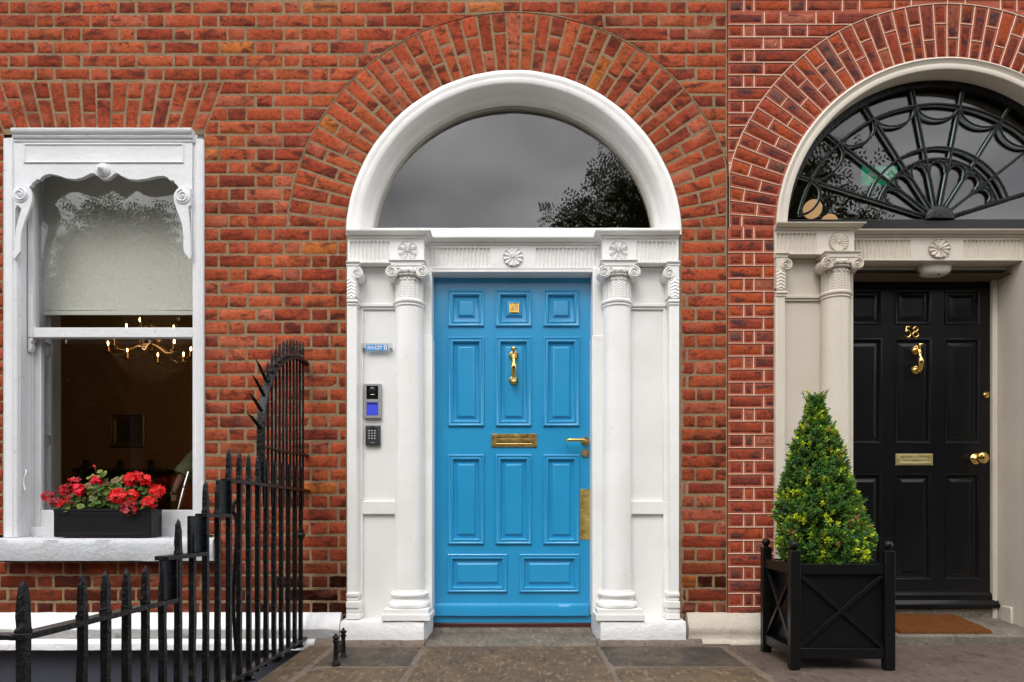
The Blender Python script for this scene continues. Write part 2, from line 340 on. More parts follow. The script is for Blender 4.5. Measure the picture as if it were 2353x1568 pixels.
def add_brick(mb, q, gap, shade, y=0.0, back=0.018, rough=1.0):
    (ax, az), (bx, bz), (cx_, cz_), (dx, dz) = q          # bl br tr tl
    w = (math.hypot(bx-ax, bz-az) + math.hypot(cx_-dx, cz_-dz))/2; h = (math.hypot(dx-ax, dz-az) + math.hypot(cx_-bx, cz_-bz))/2
    if w < gap*1.8 or h < gap*1.8: return
    iu, iv = gap/2/w, gap/2/h; cu, cv = 0.005/w, 0.005/h
    nu = max(3, int(w/0.018)); nv = max(3, int(h/0.020))
    us = [iu, iu+cu] + [iu+cu + (1-2*iu-2*cu)*i/nu for i in range(1, nu)] + [1-iu-cu, 1-iu]
    vs = [iv, iv+cv] + [iv+cv + (1-2*iv-2*cv)*i/nv for i in range(1, nv)] + [1-iv-cv, 1-iv]
    P = []; R = random.uniform; nU, nV = len(us), len(vs); tx, tz, oy = R(-1, 1)*0.0018, R(-1, 1)*0.0012, R(-0.0015, 0.0015)
    for j, v in enumerate(vs):
        for i, u in enumerate(us):
            x = (ax*(1-u)+bx*u)*(1-v) + (dx*(1-u)+cx_*u)*v; z = (az*(1-u)+bz*u)*(1-v) + (dz*(1-u)+cz_*u)*v
            eu = i in (0, nU-1); ev = j in (0, nV-1); jx = jz = 0.0
            if eu or ev: jx, jz = R(-1, 1)*0.0026*rough, R(-1, 1)*0.0025*rough; yy = 0.0042
            elif i in (1, nU-2) or j in (1, nV-2): yy = R(0.0004, 0.0018)
            else: yy = R(-0.0010, 0.0008)
            if eu and ev:
                jx += (0.003 if i == 0 else -0.003)*rough; jz += (0.0025 if j == 0 else -0.0025)*rough; yy += 0.001
            P.append((x+jx, y + oy + yy*1.0 + tx*(u-.5) + tz*(v-.5), z+jz))
    fs = [(j*nU+i, j*nU+i+1, (j+1)*nU+i+1, (j+1)*nU+i) for j in range(nV-1) for i in range(nU-1)]
    ring = [i for i in range(nU)] + [j*nU+nU-1 for j in range(1, nV)] + [(nV-1)*nU+i for i in range(nU-2, -1, -1)] + [j*nU for j in range(nV-2, 0, -1)]
    nb = len(P); P += [(P[i][0], y+back, P[i][2]) for i in ring]; m = len(ring)
    fs += [(ring[k], nb+k, nb+(k+1) % m, ring[(k+1) % m]) for k in range(m)]
    mb.add(P, fs); c = shade((ax+bx)/2, (az+dz)/2); rn = (R(0, 1), R(0, 1), R(0, 1))
    mb.col += [c]*len(P); mb.rnd += [rn]*len(P)
def newbricks(): m = MB(); m.col = []; m.rnd = []; return m
def circ_half(R, zc):
    return lambda z: sqrt(max(0, R*R - (z-zc)**2)) if z > zc else R
def ribbon(mb, a, b, w, y):
    a, b = Vector((a[0], 0, a[1])), Vector((b[0], 0, b[1])); t = b-a
    if t.length < 0.004: return
    n = Vector((-t.z, 0, t.x)).normalized()*w/2; k = max(1, int(t.length/0.05)); L = []
    for i in range(k+1):
        p = a + t*(i/k); j = n*random.uniform(0.8, 1.15); s_ = n.normalized()*random.uniform(-.0006, .0006)
        L.append([(p.x-j.x+s_.x, 0.0012, p.z-j.z+s_.z), (p.x-j.x*.6+s_.x, y, p.z-j.z*.6+s_.z), (p.x+j.x*.6+s_.x, y, p.z+j.z*.6+s_.z), (p.x+j.x+s_.x, 0.0012, p.z+j.z+s_.z)])
    mb.loft(L)
def voussoirs(mb, mo, xc, zc, Ri, Re, a0, a1, n, gap, shade, xmin=-99, xmax=99, split=0.64, rib=None, my=0.0045, y=0, zmin=-9):
    cl = lambda x: min(max(x, xmin), xmax)
    P = lambda R, a: (cl(xc + R*cos(a)), max(zmin, zc + R*sin(a)))
    for i in range(n):
        b0, b1 = a0+(a1-a0)*i/n, a0+(a1-a0)*(i+1)/n
        if not rib: b0j = b0 + random.uniform(-1, 1)*0.0; 
        sp = split if i % 2 else 1-split; sp += random.uniform(-0.02, 0.02); Rs = Ri + (Re-Ri)*sp
        for r0, r1 in ((Ri, Rs), (Rs, Re)):
            q = [P(r0, b1), P(r0, b0), P(r1, b0), P(r1, b1)]
            if abs(q[1][0]-q[2][0]) + abs(q[1][1]-q[2][1]) < 0.02: continue
            add_brick(mb, [q[0], q[3], q[2], q[1]], gap, shade, y=y)
        for k in range(4):
            ra, rb = Ri+(Re-Ri)*k/4, Ri+(Re-Ri)*(k+1)/4
            v = [P(ra, b0), P(ra, b1), P(rb, b1), P(rb, b0)]; mo.add([(x, my, z) for x, z in v], [(0, 1, 2, 3)])
        if rib:
            pa, pb = P(Ri, b0), P(Re, b0)
            if xmin < xc + Re*cos(b0): ribbon(rib, pa, pb, 0.0048, -0.0030)
            else:
                t = (xmin - xc)/cos(b0); ribbon(rib, pa, (xmin, zc+t*sin(b0)), 0.0048, -0.0030)
            if xc + Rs*cos((b0+b1)/2) > xmin+.01: ribbon(rib, P(Rs, b0), P(Rs, b1), 0.0048, -0.0036)
            e0, e1 = P(Re, b0), P(Re, b1); ribbon(rib, e0, e1, 0.0052, -0.0042)
def courses(mb, mo, zs, intervals, joints, gap, shade, rib=None, my=0.0045, y=0, crown=None):
    for k in range(len(zs)-1):
        z1, z0 = zs[k], zs[k+1]; iv = intervals(z0, z1); fl_ = lambda x: z0
        if crown and z0 < crown[1]+crown[2] < z1:            # the course that closes over the crown of the arch
            iv = [(iv[0][0], iv[-1][1])]; fl_ = lambda x: min(z1-.001, max(z0, crown[1] + sqrt(max(0, crown[2]**2-(x-crown[0])**2))))
        for (lf, rf) in iv:
            l0, l1, r0, r1 = lf(z0), lf(z1), rf(z0), rf(z1); lm, rm = (l0+l1)/2, (r0+r1)/2
            if max(r0-l0, r1-l1) < 0.012: continue
            js = [j for j in joints(k) if j > max(l0, l1, lm)+0.035 and j < min(r0, r1, rm)-0.035]
            e = [(l0, l1)] + [(j + random.uniform(-.0025, .0025),)*2 for j in js] + [(r0, r1)]
            wob = [random.uniform(-.0012, .0012) for _ in e]
            for i in range(len(e)-1):
                (a0, a1), (b0, b1) = e[i], e[i+1]
                if min(b0-a0, b1-a1) < -0.001: continue
                add_brick(mb, [(a0, fl_(a0)), (b0, fl_(b0)), (b1, z1), (a1, z1)], gap, shade, y=y)
                if rib and i > 0: ribbon(rib, (a0, fl_(a0)), (a1, z1), 0.0052, -0.0030)
            if rib and not (crown and z0 < crown[1]+crown[2] < z1): ribbon(rib, (l0, z0), (r0, z0), 0.0052, -0.0038)
            if len(iv) == 1 and crown and z0 < crown[1]+crown[2] < z1:
                for i in range(120):
                    xa, xb = l0+(r0-l0)*i/120, l0+(r0-l0)*(i+1)/120; mo.add([(xa, my, fl_(xa)), (xb, my, fl_(xb)), (xb, my, z1), (xa, my, z1)], [(0, 1, 2, 3)])
                continue
            for s_ in range(5):
                za, zb = z0+(z1-z0)*s_/5, z0+(z1-z0)*(s_+1)/5
                mo.add([(lf(za), my, za), (rf(za), my, za), (rf(zb), my, zb), (lf(zb), my, zb)], [(0, 1, 2, 3)])

B = lambda px: PX(px)            # facade plane
ZB = lambda py: PZ(py)
# ---- house 57
house = thing('brick_house', (-0.9, 0.0, 0.0), 'red brick house front with blue door, white doorcase and sash window at number 57', 'house')
XL, XPART, ZTOP = -4.9, B(1671), 4.9
XC57, ZC57 = B(1180.6), ZB(549); RI57, RE57 = 386/389.87, 522/389.87
c57 = 30.7/389.87; zj = ZB(186)
zs57 = [zj + c57*k for k in range(22, 0, -1)] + [zj - c57*k for k in range(0, 41)]
zs57 = [z for z in zs57 if z < ZTOP]
half57 = circ_half(RE57, ZC57)
def iv57(z0, z1):
    zm = (z0+z1)/2; blocks = []
    if zm < ZB(186) and zm > ZB(308.8):
        lx = lambda z: B(-37 + 43*(ZB(186)-z)/(ZB(186)-ZB(297))); rx = lambda z: B(513 - 43*(ZB(186)-z)/(ZB(186)-ZB(297)))
        blocks.append((lx, rx))
    elif ZB(1229) < zm < ZB(308): blocks.append((lambda z: B(8), lambda z: B(468)))
    elif ZB(1291) < zm < ZB(1229): blocks.append((lambda z: B(-14), lambda z: B(489)))
    if zm > ZB(523.7) and z0 < ZC57 + RE57: blocks.append((lambda z: XC57-half57(z), lambda z: XC57+half57(z)))
    elif zm < ZB(523.7): blocks.append((lambda z: B(797.5), lambda z: B(1564)))
    out = []; L = lambda z: XL
    for b in blocks: out.append((L, (lambda f: lambda z: min(f(z), XPART))(b[0]))); L = (lambda f: lambda z: min(f(z), XPART))(b[1])
    out.append((L, lambda z: XPART)); return out
def j57(k):
    P = 126.5/389.87; h = 41.5/389.87; off = B(18) + (P/2 if k % 2 else 0) ; out = []; x = off - 20*P
    while x < 3:
        out += [x + random.uniform(-.004, .004), x + h + random.uniform(-.004, .004)]; x += P
    return [o for o in out if o > XL-1]
bk, mo = newbricks(), MB()
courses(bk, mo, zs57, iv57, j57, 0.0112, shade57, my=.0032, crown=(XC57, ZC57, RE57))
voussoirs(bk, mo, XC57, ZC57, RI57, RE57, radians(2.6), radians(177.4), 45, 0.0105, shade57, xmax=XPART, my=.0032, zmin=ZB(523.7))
nfa = 15
for i in range(nfa):                                          # flat arch over the window
    t = lambda a: (B(-37 + 550*a), B(6 + 464*a)); (ta, ba), (tb, bb) = t(i/nfa), t((i+1)/nfa)
    zt, zb = ZB(187), ZB(299); sp = 0.64 if i % 2 else 0.36; L2 = lambda p, q: p + (q-p)*sp
    zm_ = L2(zb, zt); ma, mb_ = L2(ba, ta), L2(bb, tb)
    for q in ([(ba, zb), (bb, zb), (mb_, zm_), (ma, zm_)], [(ma, zm_), (mb_, zm_), (tb, zt), (ta, zt)]): add_brick(bk, q, 0.0108, shade57)
mo.add([(B(-37), .0032, ZB(186)), (B(513), .0032, ZB(186)), (B(466), .0032, ZB(309)), (B(10), .0032, ZB(309))], [(0, 1, 2, 3)])
wall57 = bk.build('brick_wall', M['brick'], house, smooth=50)
o57 = mo.build('mortar', M['mortar'], wall57, smooth=0)
mo = MB()                                                      # struck mortar bead round the arch
for sgn in (1,):
    pth = []
    for i in range(150):
        a = radians(4) + radians(172)*i/149; x = XC57 + RE57*cos(a); 
        if x < XPART - .01: pth.append((x + random.uniform(-.001, .001), 0.0046, ZC57 + RE57*sin(a)))
    mo.tube(pth, [random.uniform(.0045, .0062) for _ in pth], 6)
mo.build('arch_joint', M['mortar'], wall57)
mb = MB(); mb.box(XL, -1.2, 0.02, .3, -2.7, ZB(1425)); mb.box(XL, XL+.25, 0.0, .3, -2.7, 4.9)
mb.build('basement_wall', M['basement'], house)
def plinth(x0, x1, mat, name, parent, dz=0, jit=0.004, lo=-0.075):
    prof = [(0.02, .142+dz), (-0.018, .142+dz), (-0.030, .134+dz), (-0.066, .066+dz), (-0.071, .054+dz), (-.068, .03+dz), (-.0645, .000+dz), (-.072, -.008+dz), (-.086, -.022+dz), (-.088, -.03+dz), (-.086, lo), (.02, lo)]
    n = max(2, int((x1-x0)/.03)); m = MB()
    m.loft([[(x0+(x1-x0)*i/n, y + (noise.noise(Vector((x0+(x1-x0)*i/n*6, y*30, z*30)))*jit if y < 0 else 0), z + noise.noise(Vector((i*.7, 5, z*9)))*jit*.6) for y, z in prof] for i in range(n+1)])
    return m.build(name, mat, parent, smooth=60)
plinth(XL, B(786), M['plinthwhite'], 'granite_plinth', house, lo=-.064)
m = MB(); tone = paint('rough_grey_paint', (0.47, 0.47, 0.455), 0.7, amt=1.0, bump=0.01, crack=False)
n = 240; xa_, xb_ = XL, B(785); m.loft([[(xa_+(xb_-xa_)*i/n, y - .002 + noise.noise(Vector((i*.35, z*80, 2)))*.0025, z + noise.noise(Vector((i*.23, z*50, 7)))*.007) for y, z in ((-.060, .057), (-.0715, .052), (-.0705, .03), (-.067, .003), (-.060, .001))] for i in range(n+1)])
m.build('grey_band', tone, house, smooth=60)  # rough grey band on the plinth's upright face, darker than the rest
plinth(B(1576), B(1668), M['creamstone'], 'granite_plinth', house, lo=-.03)
mb = MB(); mb.box(XL, XPART+3.6, 0.35, 0.5, 4.5, 4.9); mb.build('wall_head', M['room'], house)

# ---- house 58
house58 = thing('brick_house', (3.0, 0.0, 0.0), 'tuck pointed dark red brick house front with black door and cream doorcase at number 58', 'house')
X58L, X58R = B(1673), 5.0
XC58, ZC58 = B(2176), ZB(528); RI58, RE58 = 394/389.87, 519/389.87
zs58 = [ZB(28 - 29.05*k) for k in range(20, 0, -1)] + [ZB(28 + 29.05*k) for k in range(0, 17)]
y_ = 28 + 29.05*16
while y_ < 1398: y_ += 29.3 if y_ < 560 else (29.8 if y_ < 950 else 30.45); zs58.append(ZB(y_))
zs58 = [z for z in zs58 if z < 4.9]; half58 = circ_half(RE58, ZC58)
XIN58 = B(1783)
def iv58(z0, z1):
    zm = (z0+z1)/2; cl = lambda v: max(v, X58L + .004)
    if zm > ZB(516) and z0 < ZC58+RE58:
        return [(lambda z: X58L, lambda z: cl(XC58-half58(z))), (lambda z: XC58+half58(z), lambda z: X58R)]
    if zm <= ZB(516): return [(lambda z: X58L, lambda z: XIN58), (lambda z: 2*XC58-XIN58, lambda z: X58R)]
    return [(lambda z: X58L, lambda z: X58R)]
def j58(k):
    u = 1/389.87; x = X58L; out = []
    seq = ([36, 23.5] if k % 2 else [])
    for s_ in seq: x += s_*u; out.append(x)
    st = True
    while x < X58R: x += (82 if st else 39)*u; out.append(x + random.uniform(-.003, .003)); st = not st
    return out
bk, mo, rb = newbricks(), MB(), MB()
courses(bk, mo, zs58, iv58, j58, 0.0265, shade58, rib=rb, my=0.0015, y=-0.0026, crown=(XC58, ZC58, RE58))
voussoirs(bk, mo, XC58, ZC58, RI58, RE58, radians(0.5), radians(179.5), 50, 0.0255, shade58, xmin=B(1677), zmin=ZB(522.1), rib=rb, my=0.0015, y=-0.0028)
ribbon(rb, (B(1677), ZB(516)), (B(1677), ZB(372)), 0.0052, -0.0042)
wall58 = bk.build('brick_wall', M['brick58'], house58, smooth=50)
mo.build('red_stopping', M['mortar58'], wall58, smooth=0); rb.build('tuck_pointing', M['pointing'], wall58)
m = MB(); m.box(B(1669.5), B(1674.5), .006, .03, ZB(1425), 4.9); m.build('party_joint', plain('dark_joint', (.05, .035, .028), .95), house)
plinth(B(1667.5), B(1779), M['creamstone'], 'granite_plinth', house58, dz=-.003, lo=-.04)
plinth(2*XC58-XIN58, X58R, M['creamstone'], 'granite_plinth', house58, lo=-.03)

# ------------------------------------------------------------------ doorcases
def spiral(mb, cx, y, cz, r0, turns, thick, hand=1, n=40):
    L = []
    for i in range(n+1):
        t = i/n; r = r0*(1 - 0.80*t) ; a = pi/2 + hand*2*pi*turns*t; w = thick*(1-.55*t)
        c, s_ = cos(a), sin(a)
        L.append([(cx+(r+d*w)*c, y - h*(1), cz+(r+d*w)*s_) for d, h in ((-.5, 0), (-.35, .006), (0, .009), (.35, .006), (.5, 0))])
    mb.loft(L, closed=True); return mb
def capital(parent, xc, yc, zt, r, mat, half=None):
    # Ionic capital: abacus, scroll band with two volutes, egg band and beads, leafy necking
    m = MB(); zt = zt
    hw = .098; x0, x1 = (xc-hw, xc+hw)
    if half == 'l': x0, x1 = xc-.028, xc+.042
    if half == 'r': x0, x1 = xc-.042, xc+.028
    yf = yc - hw if not half else -0.038
    def ab(e, za, zb):
        xa = x0 - (e if half != 'l' else 0); xb = x1 + (e if half != 'r' else 0); m.box(xa, xb, yf-e, max(yc, .06), za, zb)
    ab(.0, zt-.024, zt-.012); ab(.004, zt-.0118, zt-.006); ab(.009, zt-.0058, zt-.0005)
    zv = zt - .070; rv = .037; vc = []
    if not half: vc = [(xc-.088, 1), (xc+.088, -1)]
    elif half == 'l': vc = [(xc+.034, -1)]
    else: vc = [(xc-.034, 1)]
    for vx, hnd in vc:
        m.lathe_y(vx, zv, [(rv*.96, yf+.09), (rv, yf+.085), (rv*.8, yf+.04), (rv, yf+.004), (rv*.94, yf+.001), (rv*.80, yf+.003), (.001, yf+.004)], 28)
        spiral(m, vx, yf+.003, zv, rv*.90, 2.1, .012, hnd); m.sphere((vx, yf-.001, zv), .007, 10, 6)
    if not half:
        m.box(xc-.088, xc+.088, yf+.004, yf+.10, zt-.047, zt-.0242)
        m.box(xc-.088, xc+.088, yf+.000, yf+.02, zt-.034, zt-.0244)
        m.lathe(xc, yc, [(r+.012, zt-.045), (r+.020, zt-.055), (r+.018, zt-.068), (r+.008, zt-.076), (r-.002, zt-.078), (r-.002, zt-.088)], 32)
        for i in range(16):
            a = -pi + pi*i/15 if False else -pi*(i+.5)/16
            if i % 2: m.sphere((xc+(r+.018)*cos(a), yc+(r+.018)*sin(a), zt-.058), .0105, 8, 6, (1, 1, 1.3))
            else: m.sphere((xc+(r+.016)*cos(a), yc+(r+.016)*sin(a), zt-.058), .005, 6, 5, (1, 1, 3))
        for i in range(26):
            a = -pi*(i+.5)/26; m.sphere((xc+(r+.010)*cos(a), yc+(r+.010)*sin(a), zt-.080), .0055, 7, 5)
    else: m.box(x0+.004, x1-.012 if half == 'l' else x1-.004, -.034, .06, zt-.20, zt-.0242)
    c = m.build('capital', mat, parent)
    # necking drum with overlapping chevron leaves (modelled relief)
    zt2, zb2 = zt-.088, zt-.218
    m = MB()
    if not half:
        def fn(u, v):
            a = -pi*1.02 + u*pi*1.04 ; z = zb2 + v*(zt2-zb2); q = (u*10) % 1.0; s_ = abs(q-.5)*2
            row = (v*8.5 + s_*.75) % 1.0; h = 0
            if v < .84: h = .0033*(1-row)*(1-.25*s_) + (.003 if s_ < .12 else 0) - (.003 if s_ > .9 else 0)
            elif v < .93: h = .009*sqrt(max(0, 1-(s_/.75)**2)) if s_ < .75 else 0
            rr = r - .003 + h; return (xc + rr*cos(a), yc + rr*sin(a), z)
        m.grid(fn, 176, 60)
    else:
        xa, xb = (x0+.0035, x1-.0165) if half == 'l' else (x0+.0165, x1-.0035)
        def fn(u, v):
            s_ = abs(u-.5)*2; row = (v*6.5+s_*.75) % 1.0
            return (xa+u*(xb-xa), -.035 - (.005*(1-row) if .02 < v < .9 and s_ < .95 else 0), zb2+v*(zt2-zb2))
        m.grid(fn, 24, 60)
    m.build('leaf_necking', mat, parent)
def column(house_, xc, yc, zt, zb, r, mat, label=None):
    z = lambda d: zt - d
    m = MB(); n = 24; prof = []
    rb_ = r*1.07
    for i in range(n+1):
        t = i/n; prof.append((r-.001 + (rb_-r)*(t**1.5), z(.258) + (zb+.272-z(.258))*t))
    m.lathe(xc, yc, [(r-.004, z(.215)), (r-.001, z(.222))] + prof, 40)
    o = m.build('column', mat, house_)
    if label: o['label'] = label
    m = MB(); m.lathe(xc, yc, [(r, z(.216)), (r+.006, z(.219)), (r+.012, z(.226)), (r+.0125, z(.233)), (r+.008, z(.241)), (r+.004, z(.243)), (r+.005, z(.246)), (r+.005, z(.253)), (r, z(.259))], 40)
    m.build('astragal', mat, o)
    capital(o, xc, yc, zt, r, mat)
    m = MB()
    def tor(rc, hw, zc, k=7): return [(rc + hw*cos(-pi/2 + pi*i/k) , zc - hw*sin(-pi/2+pi*i/k)*1.0) for i in range(k+1)]
    pr = [(rb_-.003, zb+.275), (rb_+.004, zb+.273), (rb_+.004, zb+.267)] + tor(rb_+.008, .014, zb+.248) + [(rb_+.009, zb+.232), (rb_+.006, zb+.222), (rb_+.012, zb+.213), (rb_+.018, zb+.211)] + tor(rb_+.016, .019, zb+.191) + [(rb_+.01, zb+.172)]
    m.lathe(xc, yc, pr, 40)
    m.box(xc-.129, xc+.129, yc-.129, yc+.1, zb+.1415, zb+.1718); m.box(xc-.140, xc+.140, yc-.139, yc+.1, zb+.1075, zb+.1412)
    m.build('base', mat, o, bevel=.004)
    return o
def pilaster(house_, xa, xb, zt, zb, side, mat):
    m = MB(); m.box(xa, xb, -.030, .06, zb+.255, zt-.218)
    o = m.build('pilaster', mat, house_, bevel=.004)
    capital(o, (xa+.026 if side == 'l' else xb-.026), .03, zt, .08, mat, side)
    m = MB(); out = (xa, None) if side == 'l' else (None, xb)
    def bx(e, z0, z1):
        m.box(xa if side == 'l' else xa-e, xb+e if side == 'l' else xb, -.030-e, .06, z0, z1)
    bx(.012, zt-.240, zt-.222); bx(.006, zt-.255, zt-.2402)
    bx(.016, zb+.238, zb+.262); bx(.008, zb+.214, zb+.2378); bx(.026, zb+.172, zb+.2138); bx(.018, zb+.1425, zb+.1718); bx(.024, zb+.1075, zb+.1422)
    m.build('mouldings', mat, o, bevel=.006, seg=3)
def flute_h(u): return .0095*sqrt(max(0, 1-(2*u-1)**2/.72)) if abs(2*u-1) < .848 else 0
def frieze(mb, x0, x1, z0, z1, y, fl, pitch=.0236):
    # fl = list of (xa, xb) fluted stretches; real relief as a fine height field
    nx = int((x1-x0)/.00165); nz = 40
    def fn(u, v):
        x = x0+u*(x1-x0); z = z0+v*(z1-z0); h = 0
        for a, b in fl:
            if a <= x <= b:
                q = ((x-a)/pitch) % 1.0; n = int((b-a)/pitch)
                if (x-a)/pitch < n:
                    zt = z1 - .016; zb = z0 + .012; c = abs(2*q-1)*pitch/2
                    top = zt - (pitch*.42 - sqrt(max(0, (pitch*.42)**2 - c*c)) if c < pitch*.42 else .02)
                    if zb < z < top: h = flute_h(q)
        return (x, y + h, z)
    mb.grid(fn, nx, nz)
def cornice(mb, x0, x1, y, z0, z1, l_ret=False, r_ret=False, k=1.0):
    h = z1-z0; prof = [(0, 0), (.006, .0), (.006, .12*h), (.012, .16*h), (.015, .26*h), (.012, .36*h), (.010, .40*h), (.020, .46*h), (.030, .60*h), (.038, .72*h), (.044, .76*h), (.046, .80*h), (.048, h), (0, h)]
    if l_ret is None: pass
    def lp(x, mx=0): return [(x + mx*d, y-d, z0+e) for d, e in prof]
    L = []
    if l_ret: L.append([(x0-d, y+.12, z0+e) for d, e in prof])
    L.append(lp(x0, -1 if l_ret else 0)); L.append(lp(x1, 1 if r_ret else 0))
    if r_ret: L.append([(x1+d, y+.12, z0+e) for d, e in prof])
    mb.loft(L)
def rosette(parent, xc, y, zc, r, mat, kind=0, ex=1.0):
    m = MB(); n, k = 64, 26
    def fn(u, v):
        a = 2*pi*u; rr = v; h = 0
        if kind == 0:      # eight serrated leaves
            q = (u*8) % 1.0; s_ = abs(q-.5)*2; w = sin(pi*min(1, rr/.95))**.7*.72*(1+.16*sin(rr*34))
            h = .017*(1-s_/max(w, .01))**.5 if s_ < w and rr < .95 else 0
            if s_ < .08 and rr < .9: h *= .55
        elif kind == 1:    # shell-like radiating folds
            q = (u*11) % 1.0; h = (.003 + .011*abs(2*q-1)**1.5*min(1, rr*1.3)) if rr < .90 + .05*abs(2*q-1) else 0
            if rr < .6: h += .008*abs(sin(u*2*pi*11))*(1-rr/.6)
        else:              # many rounded petals
            q = (u*20) % 1.0; s_ = abs(q-.5)*2; h = .011*sqrt(max(0, 1-s_*s_))*(.3+.7*rr) if rr < .93 else 0
        if rr < .13: h = .012*sqrt(1-(rr/.13)**2)+.002
        if rr > .965: h = -.0
        base = .007 if rr < .96 else .007*max(0, 1-(rr-.96)/.04)
        return (xc + ex*r*rr*cos(a), y + base*1.0 - h - .0075*0, zc + r*rr*sin(a))
    m.grid(lambda u, v: (lambda p: (p[0], p[1]-.0085, p[2]))(fn(u, v)), n*3, k)
    return m.build('rosette', mat, parent)
def doorcase(H, xc, half, co, zs, zct, zcb, zb, mat, kinds, ctr_e, ledge, sidelab=''):
    """zs soffit, zcb cornice bottom, zct cornice top, zb ground level of bases, co column offset, half outer half width"""
    xi = co - .1                                                 # inner jamb face
    ent = MB()
    for s_ in (-1, 1):
        a, b = (xc-half, xc-co+.092) if s_ < 0 else (xc+co-.092, xc+half)
        ent.box(a, b, -.0030, .12, zs+.0003, zct-.001)
        fa, fb = (a+.012, a+.012+int((b-a-.21)/.0236)*.0236) if s_ < 0 else (b-.012-int((b-a-.21)/.0236)*.0236, b-.012)
        frieze(ent, a, b, zs, zcb, -.0135, [(fa, fb)])
        ent.box(a, b, -.0134, -.0031, zs-.0002, zs+.010); q0, q1 = (b-.012, b) if s_ < 0 else (a, a+.012); ent.box(q0, q1, -.0133, -.0032, zs+.0101, zcb)
        cornice(ent, a, b, -.013, zcb, zct, l_ret=(s_ > 0), r_ret=(s_ < 0))
    a, b = xc-co+.092, xc+co-.092
    ent.box(a-.02, b+.02, .0925, .2, zs+.0005, zct-.002)
    nfl = int(((b-a)/2-.05-ctr_e)/.0236)
    frieze(ent, a, b, zs, zcb, .0815, [(a+.012, a+.012+nfl*.0236), (b-.012-nfl*.0236, b-.012)])
    ent.box(a, b, .0816, .0924, zs-.0002, zs+.010)
    cornice(ent, a, b, .082, zcb, zct)
    e = ent.build('entablature', mat, H, smooth=30)
    zr = (zs+zcb)/2 + .001
    rosette(e, xc-co-.002, -.0135, zr, .056, mat, kinds[0]); rosette(e, xc+co+.002, -.0135, zr, .056, mat, kinds[0])
    rosette(e, xc, .0815, zr-.002, .056, mat, kinds[1], ctr_e/.072 if kinds[1] == 1 else 1.5)
    for s_ in (-1, 1):
        column(H, xc+s_*co, .035, zs-.001, zb, .083, mat)
        if s_ < 0: pilaster(H, xc-half, xc-half+.055, zs-.001, zb, 'l', mat)
        else: pilaster(H, xc+half-.055, xc+half, zs-.001, zb, 'r', mat)
        # niche panel between, its band and the jamb
        m = MB(); p0, p1 = sorted((xc+s_*(half-.05), xc+s_*(co-.02)))
        m.box(p0, p1, .055, .16, zb+.10, zs-.002)
        zast = zs-.235
        m.box(p0, p1, .035, .0545, zast-.008, zast+.012); m.box(p0, p1, .043, .0546, zast-.022, zast-.0085)
        for q0, q1 in ((.685, .615),): m.box(p0, p1, .034, .0545, zb+.72, zb+.80)
        i0, i1 = sorted((xc+s_*(half-.05), xc+s_*(half-.078))); m.box(i0, i1, .030, .0543, zb+.108, zb+.7195); m.box(i0, i1, .038, .0542, zb+.801, zast-.023)
        i0, i1 = sorted((xc+s_*(co+.086), xc+s_*(co+.06))); m.box(i0, i1, .030, .0543, zb+.108, zb+.7195)
        m.build('niche_panel', mat, H, bevel=.004)
    return xi
# 57
XD = PX(1179); DY = 0.18
doorcase(house, XD, .972, .6165, 2.198, 2.3726, 2.338, 0.0, M['white'], (0, 1), .078, None)
# jambs, plinth blocks, soffit for 57
m = MB(); XDL, XDR = PX(997, DY), PX(1357, DY)
for s_, xe in ((-1, XDL), (1, XDR)):
    a, b = sorted((XD+s_*.55, xe)); m.box(a, b, .062, DY+.03, .108, 2.1965)
    a, b = sorted((XD+s_*.55, xe - s_*.004)); m.box(a, b, .058, DY+.03, .108, 1.79)
m.box(XDL-.02, XDR+.02, .0835, DY+.03, 2.158+.02, 2.1975)
m.build('door_jamb', M['white'], house, bevel=.003)
m = MB()
for s_ in (-1, 1):
    xo = XD + s_*.992; xin = (XDL-.003) if s_ < 0 else (XDR+.003); a, b = sorted((xo, xin)); n = 22; L = []
    for i in range(n+1):
        x = a+(b-a)*i/n; j = lambda k: noise.noise(Vector((x*9, k*3, s_*4)))*.005
        L.append([(x, -.102+j(1), -.03), (x, -.105+j(2), .03), (x, -.103+j(3), .075), (x, -.094+j(4), .1005+j(6)*.4), (x, .0, .1065), (x, DY-.002, .1065), (x, DY-.002, -.03)])
    # slanted inner end towards the door
    e = L[0] if s_ > 0 else L[-1]
    ins = [(p[0] + (.022 if s_ > 0 else -.022) if p[1] < -.05 else p[0], p[1], p[2]) for p in e]
    if s_ > 0: L[0] = ins
    else: L[-1] = ins
    m.loft(L); m.build('plinth_block', M['plinthwhite'], house, smooth=50); m = MB()
